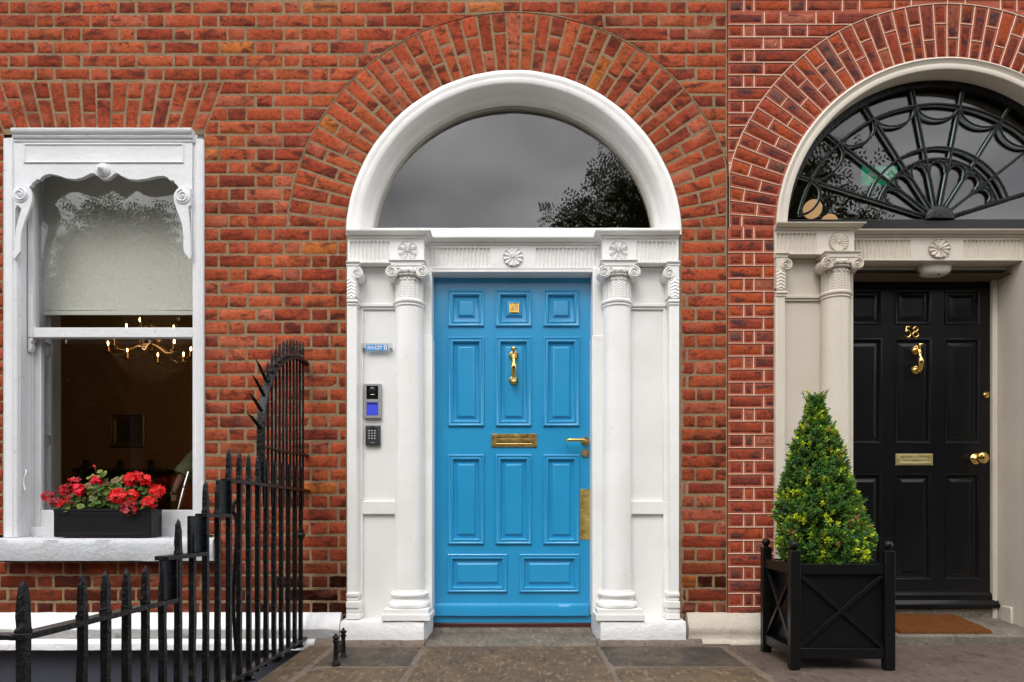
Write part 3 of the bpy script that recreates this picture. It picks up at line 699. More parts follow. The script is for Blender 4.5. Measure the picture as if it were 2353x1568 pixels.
# arch trim and fanlight 57
u = 1/389.87
def scal(p): return [(R*u, y) for R, y in p]
m = MB(); m.arc(XC57, ZC57, scal([(385, .03), (385, -.010), (380, -.020), (374, -.022), (369, -.017), (366, -.017), (356, -.019), (352.5, -.013), (351, -.003), (349, .004), (347, .018), (342.5, .045), (341.5, .06), (337.5, .072), (335.5, .09), (335, .12), (336.5, .16)]), 0.02, pi-.02, 140)
m.build('arch_moulding', M['white'], house, smooth=45, jit=.0022)
m = MB(); z0, z1 = 2.366, 2.449; L = []
for i in range(61):
    x = XC57 + (-336 + 672*i/60)*u; j = noise.noise(Vector((x*7, 2, 0)))*.003
    L.append([(x, .062+j, z0), (x, .075+j, z1-.012), (x, .095, z1+j*.7), (x, .16, z1+.004), (x, .16, z0)])
m.loft(L); m.build('fanlight_sill', M['white'], house, smooth=50)
def glass_arch(parent, xc, zc, R, zb, y, name='glass_pane', mat='glass'):
    P = []; zb2 = zb; a0 = math.asin(max(0, (zb-zc)/R)); 
    P = [(xc+R*cos(a), zc+R*sin(a)) for a in [a0+(pi-2*a0)*i/80 for i in range(81)]]
    m = MB(); m.prism(P, y, y+.004); return m.build(name, M[mat], parent, smooth=0)
fan = MB(); fan.arc(XC57, ZC57, scal([(337.5, .124), (330, .125), (329, .150), (337.5, .150)]), .02, pi-.02, 90)
fl = fan.build('fanlight', M['plaster'], house)
glass_arch(fl, XC57, ZC57, 333*u, 2.447, .131)
# door 57
def door(H, name, x0, x1, z0, z1, y, panels, mat, prof, prof2=None, thick=.045):
    xs = sorted({x0, x1} | {p[0] for p in panels} | {p[1] for p in panels}); zs = sorted({z0, z1} | {p[2] for p in panels} | {p[3] for p in panels})
    m = MB()
    for i in range(len(xs)-1):
        for j in range(len(zs)-1):
            cx, cz = (xs[i]+xs[i+1])/2, (zs[j]+zs[j+1])/2
            if not any(p[0] < cx < p[1] and p[2] < cz < p[3] for p in panels):
                m.add([(xs[i], y, zs[j]), (xs[i+1], y, zs[j]), (xs[i+1], y, zs[j+1]), (xs[i], y, zs[j+1])], [(0, 1, 2, 3)])
    m.box(x0, x1, y+.014, y+thick, z0, z1)
    for a, b in ((x0, x0), (x1, x1)): m.add([(a, y, z0), (a, y+.02, z0), (a, y+.02, z1), (a, y, z1)], [(0, 1, 2, 3)])
    m.add([(x0, y, z0), (x1, y, z0), (x1, y+.02, z0), (x0, y+.02, z0)], [(0, 1, 2, 3)])
    d = m.build(name, mat, H, smooth=0)
    for p in panels:
        q = MB(); q.rects(p[0], p[1], p[2], p[3], y, prof(p[1]-p[0], p[3]-p[2])); q.build('panel', mat, d, smooth=28)
    return d
dx = lambda p: PX(p, DY); dz = lambda p: PZ(p, DY)
pan = []
for (ya, yb) in ((667.5, 751.5), (775, 980.6), (1044.8, 1251.4)):
    for (xa, xb) in ((1029.5, 1112.8), (1138.8, 1221.8), (1248.2, 1331.5)): pan.append((dx(xa), dx(xb), dz(yb), dz(ya)))
for (xa, xb) in ((1028, 1166), (1193, 1331)): pan.append((dx(xa), dx(xb), dz(1361.8), dz(1273)))
def prof57(w, h):
    fi = .071 if min(w, h) < .24 and abs(w-h) < .03 else .064
    return [(0, 0), (0, .006), (.002, .0105), (.006, .013), (.010, .0125), (.014, .009), (.018, .008), (.022, .009), (.0245, .0115), (.028, .0115), (.031, .0085), (.034, .002), (.036, -.007), (.040, -.008),
            (fi-.013, -.008), (fi-.010, -.006), (fi, .003), (fi+.002, .004), (fi+.004, .004)]
door57 = door(house, 'blue_door', XDL-.002, XDR+.002, dz(1431), dz(634.5), DY, pan, M['blue'], prof57)
m = MB(); L = []
for i in range(31):
    x = dx(997)+(dx(1352)-dx(997))*i/30; j = noise.noise(Vector((x*14, 0, 3)))*.0025
    L.append([(x, DY+.001, dz(1416)+j), (x, DY-.020, dz(1414.5)+j), (x, DY-.022, dz(1395)), (x, DY-.016, dz(1388)+j), (x, DY-.004, dz(1386.5)), (x, DY+.001, dz(1386))])
m.loft(L); m.build('weather_board', M['blue'], door57, smooth=50)
m = MB(); m.box(XDL, XDR, DY-.012, DY+.05, .010, dz(1431.6)); m.build('threshold', M['red_brown'], house, bevel=.004)
# brass furniture 57
def knocker(parent, xc, zt, zb, y, mat, side=0.0):
    m = MB(); h = zt-zb
    za, zc = zt-.042*h/.224, zb+.030*h/.224
    for zz, rr in ((za, .029), (zc, .0275)):
        m.lathe_y(xc, zz, [(rr, y+.001), (rr, y-.004), (rr*.93, y-.008), (rr*.75, y-.009), (rr*.6, y-.014), (rr*.35, y-.018), (.010, y-.024), (.010, y-.040), (.001, y-.042)], 28)
    yy = y-.045
    pth = [(xc, y-.05, zt-.004), (xc, y-.05, zt-.018), (xc, y-.046, zt-.030), (xc, y-.042, za-.01), (xc, y-.047, za-.030), (xc, y-.052, za-.045), (xc, y-.058, za-.075), (xc, y-.056, za-.105), (xc, y-.048, za-.135), (xc, y-.042, zc+.012), (xc, y-.040, zc), (xc, y-.041, zc-.012)]
    rad = [.012, .011, .009, .013, .011, .0105, .019, .0175, .013, .009, .010, .010]
    P = catmull([(*p, r) for p, r in zip(pth, rad)], 5); m.tube([p[:3] for p in P], [p[3] for p in P], 14)
    m.lathe(xc, y-.05, [(.001, zt-.001), (.012, zt-.002), (.021, zt-.006), (.022, zt-.010), (.014, zt-.014), (.010, zt-.018)], 20)
    m.lathe(xc, y-.041, [(.006, zc-.006), (.018, zc-.012), (.019, zc-.015), (.010, zc-.017)], 18)
    m.lathe(xc, y-.047, [(.010, za-.022), (.0145, za-.025), (.0145, za-.029), (.010, za-.032)], 18)
    return m.build('door_knocker', mat, parent)
knocker(door57, dx(1180.5), dz(802.5), dz(886.5), DY-.004, M['brass'])
def letterplate(parent, xa, xb, za, zb, y, mat):
    m = MB(); m.rects(xa, xb, za, zb, y, [(0, 0), (0, .004), (.005, .009), (.012, .0095)] , fill=False)
    w, h = xb-xa, zb-za; ix, iz = w*.12, h*.28
    loops = [[(xa+a, y-c, za+b), (xb-a, y-c, za+b), (xb-a, y-c, zb-b), (xa+a, y-c, zb-b)] for a, b, c in ((.012, .012, .0095), (ix-.002, iz-.002, .0095), (ix, iz, .0085), (ix+.001, iz+.001, .004), (ix+.003, iz+.003, .0045))]
    m.loft(loops, cap0=False); return m.build('letter_plate', mat, parent, smooth=20)
letterplate(door57, dx(1128.8), dx(1233.7), dz(1028.4), dz(997), DY, M['oldbrass'])
m = MB(); hx, hz = dx(1344), dz(1014)
m.lathe_y(hx, hz, [(.0265, DY), (.0265, DY-.006), (.024, DY-.009), (.016, DY-.009), (.014, DY-.012), (.0105, DY-.014), (.0095, DY-.045)], 28)
P = catmull([(hx, DY-.035, hz), (hx, DY-.050, hz), (hx-.010, DY-.058, hz), (hx-.03, DY-.060, hz), (hx-.095, DY-.060, hz), (hx-.108, DY-.055, hz), (hx-.116, DY-.045, hz), (hx-.117, DY-.030, hz)], 5)
m.tube(P, .0092, 14); m.build('door_handle', M['brass'], door57)
m = MB(); kx, kz = hx, dz(1042); m.lathe_y(kx, kz, [(.0255, DY), (.0255, DY-.005), (.0235, DY-.008), (.0225, DY-.0065), (.001, DY-.0065)], 28)
m.build('lock_rose', M['oldbrass'], door57)
m = MB(); m.lathe_y(kx, kz+.005, [(.0085, DY-.005), (.0085, DY-.011), (.001, DY-.0115)], 18); m.prism([(kx-.0045, kz+.002), (kx+.0045, kz+.002), (kx+.0045, kz-.014), (kx-.0045, kz-.014)], DY-.0105, DY-.006)
m.build('lock_cylinder', M['steel'], door57, bevel=.001)
m = MB(); m.box(dx(1333), dx(1356.5), DY-.0025, DY, dz(1240.5), dz(1124.5))
for xx in (1336, 1353):
    for zz in (1128, 1237): m.sphere((dx(xx), DY-.0025, dz(zz)), .003, 8, 5, (1, .4, 1))
m.build('finger_plate', metal('worn_brass_sheet', (0.62, 0.47, 0.16), .40, (0.50, 0.35, 0.09), b=0.00005), door57, bevel=.0006)
# stroke digits and letters
GL = {'5': [[(.85, 1), (.25, 1), (.15, .55), (.45, .66), (.75, .58), (.9, .32), (.75, .08), (.42, 0), (.08, .12)]],
      '7': [[(.08, .86), (.08, 1), (.9, 1), (.6, .5), (.42, 0)]],
      '8': [[(.5, .54), (.2, .66), (.16, .84), (.5, 1), (.84, .84), (.8, .66), (.5, .54), (.1, .38), (.1, .14), (.5, 0), (.9, .14), (.9, .38), (.5, .54)]]}
def digits(mb, txt, x, z, h, y, r, w=.62, sp=.18, smooth=True):
    for ch in txt:
        for st in GL[ch]:
            P = [(x + a*h*w, y, z + b*h) for a, b in st]
            if smooth and ch == '8': P = catmull(P, 5)
            elif smooth and ch == '5': P = P[:3] + catmull(P[2:], 5)[1:]
            mb.tube(P, r, 8)
        x += h*(w+sp)
m = MB(); m.rects(dx(1171), dx(1192), dz(720), dz(698), DY-.004, [(0, 0), (0, .006), (.004, .008), (.006, .005), (.007, .005)]); np_ = m.build('number_plate', M['brass'], door57, smooth=20)
m = MB(); digits(m, '57', dx(1175), dz(716), .034, DY-.0095, .0022, .5, .15); m.build('digits', M['oldbrass'], np_)

# ---- 58 doorcase
XC = 2.569; DY8 = .31
doorcase(house58, XC, XC-(PX(1781, -.02)), .650, 2.248, 2.418, 2.386, 0.02, M['cream'], (2, 1), .085, None)
X8L, X8R = 2.071, PX(2275, DY8)
m = MB()
for s_, xe in ((-1, X8L-.033), (1, X8R+.033)):
    a, b = sorted((XC+s_*.58, xe)); m.box(a, b, .062, DY8+.05, .0, 2.247)
    a, b = sorted((XC+s_*.585, xe-s_*.0)); m.box(a, b, .050, .075, .0, 2.246)
    a, b = sorted((XC+s_*.585, xe-s_*.012)); m.box(a, b, .16, .245, .03, .15)
m.box(X8L-.1, X8R+.1, .0935, DY8+.05, 2.2475, 2.30)
m.build('door_jamb', M['cream'], house58, bevel=.004)
zt8 = PZ(640, DY8)
m = MB()
for a, b in ((X8L-.033, X8L+.0), (X8R, X8R+.033)):
    m.box(a, b, DY8-.025, DY8+.04, .03, zt8+.0305); m.box(a+.009, b-.009, DY8-.032, DY8, .03, zt8+.0215)
m.box(X8L, X8R, DY8-.0252, DY8+.04, zt8, zt8+.0303); m.box(X8L-.024, X8R+.024, DY8-.0322, DY8, zt8+.0092, zt8+.0213)
m.box(X8L-.03, X8R+.03, .20, .24, 2.236, 2.2474)
m.build('door_frame', M['cream'], house58, bevel=.003)
pan = []
px8 = lambda p: PX(p, DY8); pz8 = lambda p: PZ(p, DY8)
for (ya, yb) in ((665.6, 746.8), (778, 1020.5), (1088.6, 1332.7)):
    for (xa, xb) in ((2.123, 2.352), (px8(2055.7), px8(2140)), (px8(2169.8), px8(2252.7))): pan.append((xa, xb, pz8(yb), pz8(ya)))
def prof58(w, h): return [(0, 0), (.001, .003), (.005, .004), (.009, .001), (.012, -.004), (.016, -.005), (.019, -.010), (.0205, -.015), (.026, -.015), (.053, -.004), (.055, -.002), (.056, -.002)]
door58 = door(house58, 'black_door', X8L, X8R, pz8(1394), zt8, DY8, pan, M['black'], prof58)
m = MB(); za, zb = pz8(1395), pz8(1359)
m.extx([(DY8, za), (DY8-.045, za), (DY8-.048, za+.020), (DY8-.040, za+.028), (DY8-.030, za+.045), (DY8-.022, za+.048), (DY8-.020, za+.078), (DY8-.012, za+.088), (DY8, za+.098)], X8L+.01, X8R+.030)
m.build('weather_board', M['black'], door58, smooth=30)
m = MB(); digits(m, '58', px8(2078), pz8(776), .066, DY8-.005, .0052, .60, .12); m.build('door_number', M['brass'], door58)
knocker(door58, px8(2103), pz8(794), pz8(860), DY8+.002, M['brass'])
letterplate(door58, px8(2057), px8(2143), pz8(1070), pz8(1043), DY8, metal('pale_brass', (0.66, 0.58, 0.28), .38, (0.58, 0.50, 0.23), b=0.00005))
m = MB(); kx, kz = px8(2241), pz8(1055)
m.lathe_y(kx, kz, [(.0345, DY8), (.0345, DY8-.006), (.030, DY8-.011), (.018, DY8-.014), (.0125, DY8-.020), (.0125, DY8-.040), (.022, DY8-.046), (.034, DY8-.056), (.0375, DY8-.066), (.034, DY8-.076), (.020, DY8-.083), (.001, DY8-.084)], 36)
m.build('door_knob', M['brass'], door58)
m = MB(); kx, kz = px8(2265.8), pz8(908); m.lathe_y(kx, kz, [(.0195, DY8), (.0195, DY8-.006), (.017, DY8-.009), (.011, DY8-.007), (.0105, DY8-.011), (.001, DY8-.0115)], 24); m.build('night_latch', M['brass'], door58)
# arch trim, iron fanlight 58
m = MB(); m.arc(XC58, ZC58, scal([(393.5, .03), (393.5, -.012), (389, -.020), (386, -.012), (383.5, -.010), (380.5, -.006), (379, -.008), (371, -.010), (368, -.007), (367, .0), (366, .14)]), 0.01, pi-.01, 140)
m.build('arch_moulding', M['cream'], house58, smooth=40, jit=.001)
FY = .10; ZG8 = 2.498
m = MB(); m.box(XC58-.95, XC58+.95, .085, .16, 2.40, ZG8); fs_ = m.build('fanlight_sill', M['black'], house58, bevel=.004)
hubx, hubz = 2.575, ZG8
fan = MB(); R1 = .938; fan.arc(XC58, 2.385, [(R1+.012, FY-.012), (R1-.026, FY-.012), (R1-.030, FY-.004), (R1-.030, FY+.012), (R1+.012, FY+.012)], .1, pi-.1, 100)
fan8 = fan.build('fanlight', M['iron'], house58)
def fan_pattern(y, rs, name, mat, dxs=0):
    m = MB(); zc2 = 2.346; R2 = .852
    def ringpt(th):      # point on ring2 along ray from hub at elevation th
        d = Vector((cos(th), sin(th))); o = Vector((hubx-XC58-.004, hubz-zc2)); b = o.dot(d); c = o.dot(o)-R2*R2; t = -b+sqrt(b*b-c); return Vector((hubx, hubz)) + d*t, t
    def outpt(th):
        d = Vector((cos(th), sin(th))); o = Vector((hubx-XC58, hubz-2.385)); b = o.dot(d); c = o.dot(o)-(R1-.02)**2; t = -b+sqrt(b*b-c); return Vector((hubx, hubz)) + d*t
    ths = [radians(a) for a in (17.5, 38, 57.5, 79, 101, 122.5, 142, 162.5)]
    V = lambda p, dy=0: (p[0]+dxs, y+dy, p[1])
    for th in ths:
        e = outpt(th); m.tube([V((hubx, hubz)), V(e)], rs, 6)
    pts = [ringpt(t)[0] for t in [radians(3)] + [radians(3+174*i/60) for i in range(1, 60)] + [radians(177)]]
    m.tube([V(p) for p in pts], rs, 6)
    for R in (.440, .371):
        m.tube([V((hubx+R*cos(a), hubz+R*sin(a))) for a in [radians(17.5+145*i/40) for i in range(41)]], rs*.9, 6)
    al = [radians(2)] + ths + [radians(178)]
    for i in range(len(al)-1):       # festoons hanging from ring
        a, b = al[i], al[i+1]; P = []
        for k in range(13):
            t = k/12; th = a+(b-a)*t; p, r_ = ringpt(th); d = .092*sqrt(max(0, 1-(2*t-1)**2)); q = p - Vector((cos(th), sin(th)))*d; P.append(V(q))
        m.tube(P, rs*.8, 6)
    for i in range(len(ths)-1):      # petals round the hub
        a, b = ths[i], ths[i+1]; P = []; mid = (a+b)/2; w = (b-a)/2*.86
        for k in range(9):
            t = pi*k/8; r_ = .30 + .060*sin(t); P.append(V((hubx + r_*cos(mid + w*cos(t)), hubz + r_*sin(mid + w*cos(t)))))
        m.tube(P, rs*.8, 6)
    return m.build(name, mat, fan8, jit=.0015)
fan_pattern(FY-.002, .0084, 'leadwork', M['iron'])
fan_pattern(FY+.014, .0070, 'putty', plain('pale_green_putty', (0.30, 0.40, 0.36), .7), -.002)
m = MB(); m.loft([[(hubx+R_*cos(a), y_h, hubz-.001+R_*sin(a)*.92) for a in [pi*i/24 for i in range(25)]] for R_, y_h in ((.090, FY+.01), (.090, FY-.020), (.082, FY-.028), (.055, FY-.034), (.02, FY-.036))]); m.build('hub', M['iron'], fan8)
glass_arch(fan8, XC58, 2.385, .93, ZG8, FY+.022)
m = MB()
for a_, b_ in ((XD-.985, XD-.9725), (XD+.9725, XD+1.001)):
    L = []
    for i in range(60):
        z = .10 + 2.27*i/59; j = noise.noise(Vector((a_*9, 1, z*9)))*.003; L.append([(a_-.006+j, .05, z), (a_-.004+j, .004+j, z), (b_+.004+j, .001-j, z), (b_+.01, .05, z)])
    m.loft(L); m.build('side_mortar', M['mortar'], house); m = MB()
# ------------------------------------------------------------------ ground
GZ = lambda y: -0.03 + 0.02*max(-3.1, min(0, y))*1.0
def slab(mb, x0, x1, y0, y1, dz_=0, g=.006, sl=None):
    f = sl or GZ; nx, ny = max(2, int((x1-x0)/.06)), max(2, int((y1-y0)/.06)); b = len(mb.v)
    def fn(u, v):
        x = x0+g+(x1-x0-2*g)*u; y = y0+g+(y1-y0-2*g)*v
        e = min(u*(x1-x0), (1-u)*(x1-x0), v*(y1-y0), (1-v)*(y1-y0))
        j = noise.noise(Vector((x*5, y*5, 0)))*.0035; jx = noise.noise(Vector((x*14, y*14, 3)))*.008 if e < .002 else 0
        return (x+jx, y+jx*.7, f(y)+.004+j+dz_ - (.006 if e < .001 else 0))
    mb.grid(fn, nx, ny)
m = MB(); XE = -1.165
m.add([(XE, .20, GZ(0)), (XE, -3.1, GZ(-3.1)), (6, -3.1, GZ(-3.1)), (6, .20, GZ(0))], [(0, 1, 2, 3)])
m.add([(XE, -3.1, GZ(-3.1)), (-9, -3.1, GZ(-3.1)), (-9, -2.35, GZ(-2.35)), (XE, -2.35, GZ(-2.35))], [(0, 1, 2, 3)])
m.add([(XE, .2, GZ(0)), (XE, -2.35, GZ(-2.35)), (XE, -2.35, -2.7), (XE, .2, -2.7)], [(0, 1, 2, 3)])
m.add([(XE, -2.35, GZ(-2.35)), (-9, -2.35, GZ(-2.35)), (-9, -2.35, -2.7), (XE, -2.35, -2.7)], [(0, 1, 2, 3)])
tag(m.build('pavement_bed', M['seam'], smooth=0), kind='structure')
m = MB()
slab(m, -.50, .49, -1.02, -.115, g=.016); slab(m, -.50, .49, -2.1, -1.02); slab(m, -.5, .49, -3.08, -2.1)
for a, b in ((-.62-.98, -.60),): slab(m, -1.01, -.50, -1.5, -.605, g=.016); slab(m, .49, 1.19, -1.5, -.605, g=.012)
slab(m, -1.165, -1.02, -.62, -.13, g=.012); slab(m, -1.165, -1.02, -1.5, -.62, g=.01)
slab(m, -1.165, -.5, -3.08, -1.5); slab(m, .49, 1.19, -3.08, -1.5)
tag(m.build('flagstones', M['flag'], smooth=60), kind='structure')
m = MB(); slab(m, -1.01, -.50, -.605, -.13, g=.016); slab(m, .49, 1.19, -.605, -.125, g=.012)
tag(m.build('dark_flagstones', M['flagdark'], smooth=60), kind='structure')
m = MB(); slab(m, 1.215, 6, -.93, -.075, g=.006); 
slab(m, 1.215, 2.72, -3.08, -.93, g=.0012); slab(m, 2.72, 6, -3.08, -.93, g=.0015)
tag(m.build('granite_paving', M['granite58'], smooth=60), kind='structure')
m = MB()                                                        # step at 57 with mortar fillets
L = []
for i in range(25):
    x = -.497 + .985*i/24; j = noise.noise(Vector((x*8, 1, 7)))*.004
    L.append([(x, DY+.04, -.03), (x, DY+.04, .027), (x, DY-.03, .026), (x, DY-.045, .004+j), (x, -.085+j, -.015+j*.4), (x, -.11+j, -.035)])
m.loft(L); tag(m.build('door_step', M['stepstone'], smooth=40), 'worn granite door step below the blue door', 'step')
m = MB()
for a, b in ((-1.13, -.50), (.49, 1.09)):
    L = []
    for i in range(25):
        x = a+(b-a)*i/24; j = noise.noise(Vector((x*11, 4, 7)))*.006
        L.append([(x, -.08, -.04), (x, -.09, .004+j*.5), (x, -.112+j, -.006), (x, -.128+j, -.03), (x, -.13, -.045)])
    m.loft(L)
tag(m.build('mortar_fillet', M['seam'], smooth=50), kind='structure')
SL = lambda y: .034 + .133*y
m = MB(); x0, x1 = XC-.60, XC+.60; m.loft([[(x, .36, -.05), (x, .36, SL(.3)), (x, -.075, SL(-.075)), (x, -.09, SL(-.09)-.008), (x, -.092, -.06)] for x in (x0, x1)])
m.box(X8L, X8R, DY8-.022, DY8+.08, .04, pz8(1396.5))
tag(m.build('door_step', M['stepstone'], bevel=.004), 'sloping granite door step under the coir mat at the black door', 'step')
m = MB(); m.add([(-200, -3.1, -.16), (200, -3.1, -.16), (200, -200, -.16), (-200, -200, -.16)], [(0, 1, 2, 3)])
m.add([(-200, -3.1, -.16), (-9, -3.1, -.16), (-9, 60, -.16), (-200, 60, -.16)], [(0, 1, 2, 3)]); m.add([(6, -3.1, -.16), (200, -3.1, -.16), (200, 60, -.16), (6, 60, -.16)], [(0, 1, 2, 3)])
tag(m.build('road', M['asphalt'], smooth=0), kind='structure')
m = MB(); m.box(-9, 6, -3.25, -3.08, -.2, GZ(-3.1)+.006); tag(m.build('kerb', M['stepstone'], bevel=.01), kind='structure')
m = MB(); m.box(-80, 80, -13.3, -10.5, -.2, -.04); tag(m.build('far_pavement', M['flag']), kind='structure')
m = MB(); m.box(-80, 80, -90, -13.3, -.2, -.02); tag(m.build('park_ground', M['grass']), kind='structure')
m = MB(); m.add([(-9, .3, -2.65), (XE, .3, -2.65), (XE, -2.35, -2.65), (-9, -2.35, -2.65)], [(0, 1, 2, 3)]); tag(m.build('basement_floor', M['seam'], smooth=0), kind='structure')

# ------------------------------------------------------------------ sash window
XWL, XWR = PX(40, .0), PX(441, -.01)
win = MB()
def vboard(m, xa, xb, z0, z1, inner):         # moulded outer board
    pr = [(xa, .02), (xa, -.006), (xa+.006, -.014), (xa+.014, -.010), (xa+.022, -.014), (xb-.024, -.014), (xb-.018, -.008), (xb-.008, -.008), (xb, -.002), (xb, .02)]
    if inner < 0: pr = [(xa+xb-x, y) for x, y in pr][::-1]
    m.loft([[(x, y, z) for x, y in pr] for z in [z0+(z1-z0)*i/20 for i in range(21)]])
zsill = .585
vboard(win, PX(7, -.01), PX(38.5, -.01), zsill, PZ(318, -.01), 1); vboard(win, PX(441, -.01), PX(468, -.01), zsill, PZ(320, -.01), -1)
win.box(PX(26, 0), PX(452, 0), .005, .20, PZ(345, 0), PZ(300, 0))
window = win.build('sash_window', M['winwhite'], house, smooth=30, bevel=.0015)
m = MB(); xa = -2.905; xb = XWR
m.box(xa-.05, xa, .008, .062, zsill, 3.0); m.box(xa-.055, xa-.006, .064, .112, zsill, 3.0); m.box(xa-.055, xa-.001, .1125, .125, zsill, 3.0); m.box(xa-.06, xa-.02, .127, .2, zsill, 3.0)
m.box(xb, xb+.05, .02, .2, zsill, 3.0)
m.box(xa-.05, xb+.05, .098, .2, zsill, PZ(1211, .1))
m.build('window_jamb', M['winwhite'], window, bevel=.003)
# pelmet board with scalloped lower edge
cp = lambda x, y: (PX(x*.3482, -.02), PZ(258.5+y*.3482, -.02))
low = [(100, 985), (100, 640), (175, 500), (195, 488), (207, 482), (212, 466), (236, 452), (240, 441), (262, 443), (272, 430), (290, 415), (330, 405), (380, 415), (440, 435), (490, 441), (540, 431), (580, 412), (600, 402), (625, 402), (640, 418), (662, 436), (688, 442), (714, 436), (742, 416), (758, 402), (778, 402), (800, 418), (850, 440), (900, 445), (970, 437), (1040, 420), (1080, 418), (1105, 430), (1120, 448), (1148, 450), (1156, 470), (1168, 480), (1180, 500), (1200, 560), (1262, 660), (1264, 985)]
poly = [cp(x, y) for x, y in low] + [cp(1269, 190), cp(98, 190)]
m = MB(); m.prism(poly, -.020, .006)
pel = m.build('pelmet_board', M['winwhite'], window, smooth=0, bevel=.003)
a, b = cp(58/.3482, 338), cp(423/.3482, 212)
m = MB(); m.rects(cp(158, 0)[0], cp(1215, 0)[0], cp(0, 338)[1], cp(0, 208)[1], -.0195, [(0, 0), (.001, .005), (.006, .008), (.010, .005), (.013, .0025), (.016, .002)]); m.build('raised_panel', M['winwhite'], pel, smooth=25)
m = MB(); za, zb = PZ(326, -.03), PZ(297.5, -.03)
pr = [(.02, za), (-.022, za), (-.026, za+.008), (-.024, za+.016), (-.034, za+.022), (-.038, za+.031), (-.034, za+.036), (-.044, za+.044), (-.050, za+.056), (-.050, zb-.004), (-.046, zb), (.02, zb)]
m.loft([[(PX(27, -.04)+(PX(441, -.04)-PX(27, -.04))*i/24, y + noise.noise(Vector((i*.9, y*60, z*60)))*.0012, z + noise.noise(Vector((i*.6, z*30, 2)))*.001) for y, z in pr] for i in range(25)])
m.build('cornice', M['winwhite'], window, smooth=30)
m = MB(); bx, bz = cp(682, 385); m.lathe_y(bx, bz, [(.042, -.020), (.041, -.027), (.034, -.036), (.030, -.036), (.028, -.043), (.020, -.049), (.018, -.048), (.015, -.056), (.008, -.060), (.007, -.065), (.001, -.067)], 32); m.build('carved_boss', M['winwhite'], pel)
def bracket(pts, vc, vr, hand):
    m = MB(); P = catmull([cp(x, y) + (0,) for x, y in pts], 3); m.prism([(p[0], p[1]) for p in P], -.036, -.0195)
    vx, vz = cp(*vc); r = vr*.3482*u; m.lathe_y(vx, vz, [(r*1.12, -.02), (r*1.12, -.040), (r*.9, -.043), (.001, -.040)], 24)
    spiral(m, vx, -.040, vz, r*.93, 1.8, .016, hand); m.sphere((vx, -.043, vz), .008, 8, 6)
    m.build('scroll_bracket', M['winwhite'], pel, bevel=.003)
bracket([(118, 500), (150, 484), (190, 490), (218, 530), (224, 580), (212, 630), (190, 690), (168, 750), (152, 820), (147, 890), (146, 925), (130, 945), (110, 972), (97, 960), (97, 930), (112, 900), (112, 830), (124, 750), (146, 670), (150, 640), (110, 610)], (148, 553), 46, -1)
bracket([(1262, 505), (1225, 498), (1185, 508), (1160, 540), (1155, 580), (1168, 630), (1190, 690), (1208, 750), (1218, 820), (1218, 900), (1228, 940), (1245, 955), (1256, 975), (1266, 965), (1266, 900), (1262, 800), (1255, 700), (1250, 640), (1266, 620)], (1215, 563), 46, 1)
# sashes
m = MB(); zm0, zm1 = PZ(776, .07), PZ(753, .07); ztop = 2.93
m.box(xa-.002, xa+.033, .068, .11, zm0, ztop); m.box(xb-.033, xb+.002, .068, .11, zm0, ztop); m.box(xa+.033, xb-.033, .068, .1105, zm0, zm1); m.box(xa+.033, xb-.033, .068, .11, ztop-.05, ztop)
us_ = m.build('upper_sash', M['winwhite'], window, bevel=.004)
m = MB(); m.prism([(xa-.001, zm0-.001), (xa+.030, zm0-.001), (xa+.026, zm0-.020), (xa+.016, zm0-.030), (xa+.020, zm0-.045), (xa+.022, zm0-.062), (xa+.012, zm0-.085), (xa-.001, zm0-.088)], .070, .108); m.build('sash_horn', M['winwhite'], us_, bevel=.004)
m = MB(); m.box(xa+.03, xb-.03, .088, .092, zm1-.01, ztop-.03); m.build('glass_pane', M['glass'], us_, smooth=0)
m = MB(); zl0, zl1 = PZ(1211, .115), PZ(1172, .115); zl2 = zm1+.005
m.box(xa-.018, xa+.036, .127, .165, zl0, zl2); m.box(xb-.036, xb+.018, .127, .165, zl0, zl2); m.box(xa+.036, xb-.036, .127, .1655, zl0, zl1); m.box(xa+.036, xb-.036, .127, .1655, zl2-.045, zl2)
m.box(xa+.034, xa+.040, .122, .13, zl1, zl2-.045)
ls = m.build('lower_sash', M['winwhite'], window, bevel=.004)
m = MB(); m.box(xa+.034, xb-.034, .146, .150, zl1-.01, zl2-.03); m.build('glass_pane', M['glass'], ls, smooth=0)
for fx in (160, 352):      # sash lifts under the meeting rail
    m = MB(); hx = PX(fx*.999-6, .1); m.box(hx-.012, hx+.012, .09, .12, zm0-.004, zm0-.001); m.tube([(hx, .095, zm0-.004), (hx, .09, zm0-.022), (hx+.006, .085, zm0-.028)], .005, 8); m.build('sash_eye', M['steel'], us_)
m = MB(); P = catmull([(xa+.004, .10-.055, PZ(1080, .05)), (xa+.016, .035, PZ(1085, .05)), (xa+.012, .03, PZ(1095, .05)), (xa+.005, .03, PZ(1110, .05)), (xa+.018, .025, PZ(1128, .05))], 4); m.tube(P, .005, 8); m.build('cord_hook', M['winwhite'], window)
m = MB(); L = []
for i in range(61):
    x = PX(-22, -.1) + (PX(489, -.1)-PX(-22, -.1))*i/60; j = lambda k: noise.noise(Vector((x*7, k*5, 1)))*.006
    L.append([(x, .12, .45), (x, -.098+j(0), .452+j(5)*.5), (x, -.104+j(1), .49), (x, -.103+j(2), .545), (x, -.098+j(3), .572+j(4)*.4), (x, -.086, .580), (x, .12, .588)])
m.loft(L); m.build('stone_sill', M['sillwhite'], window, smooth=50)
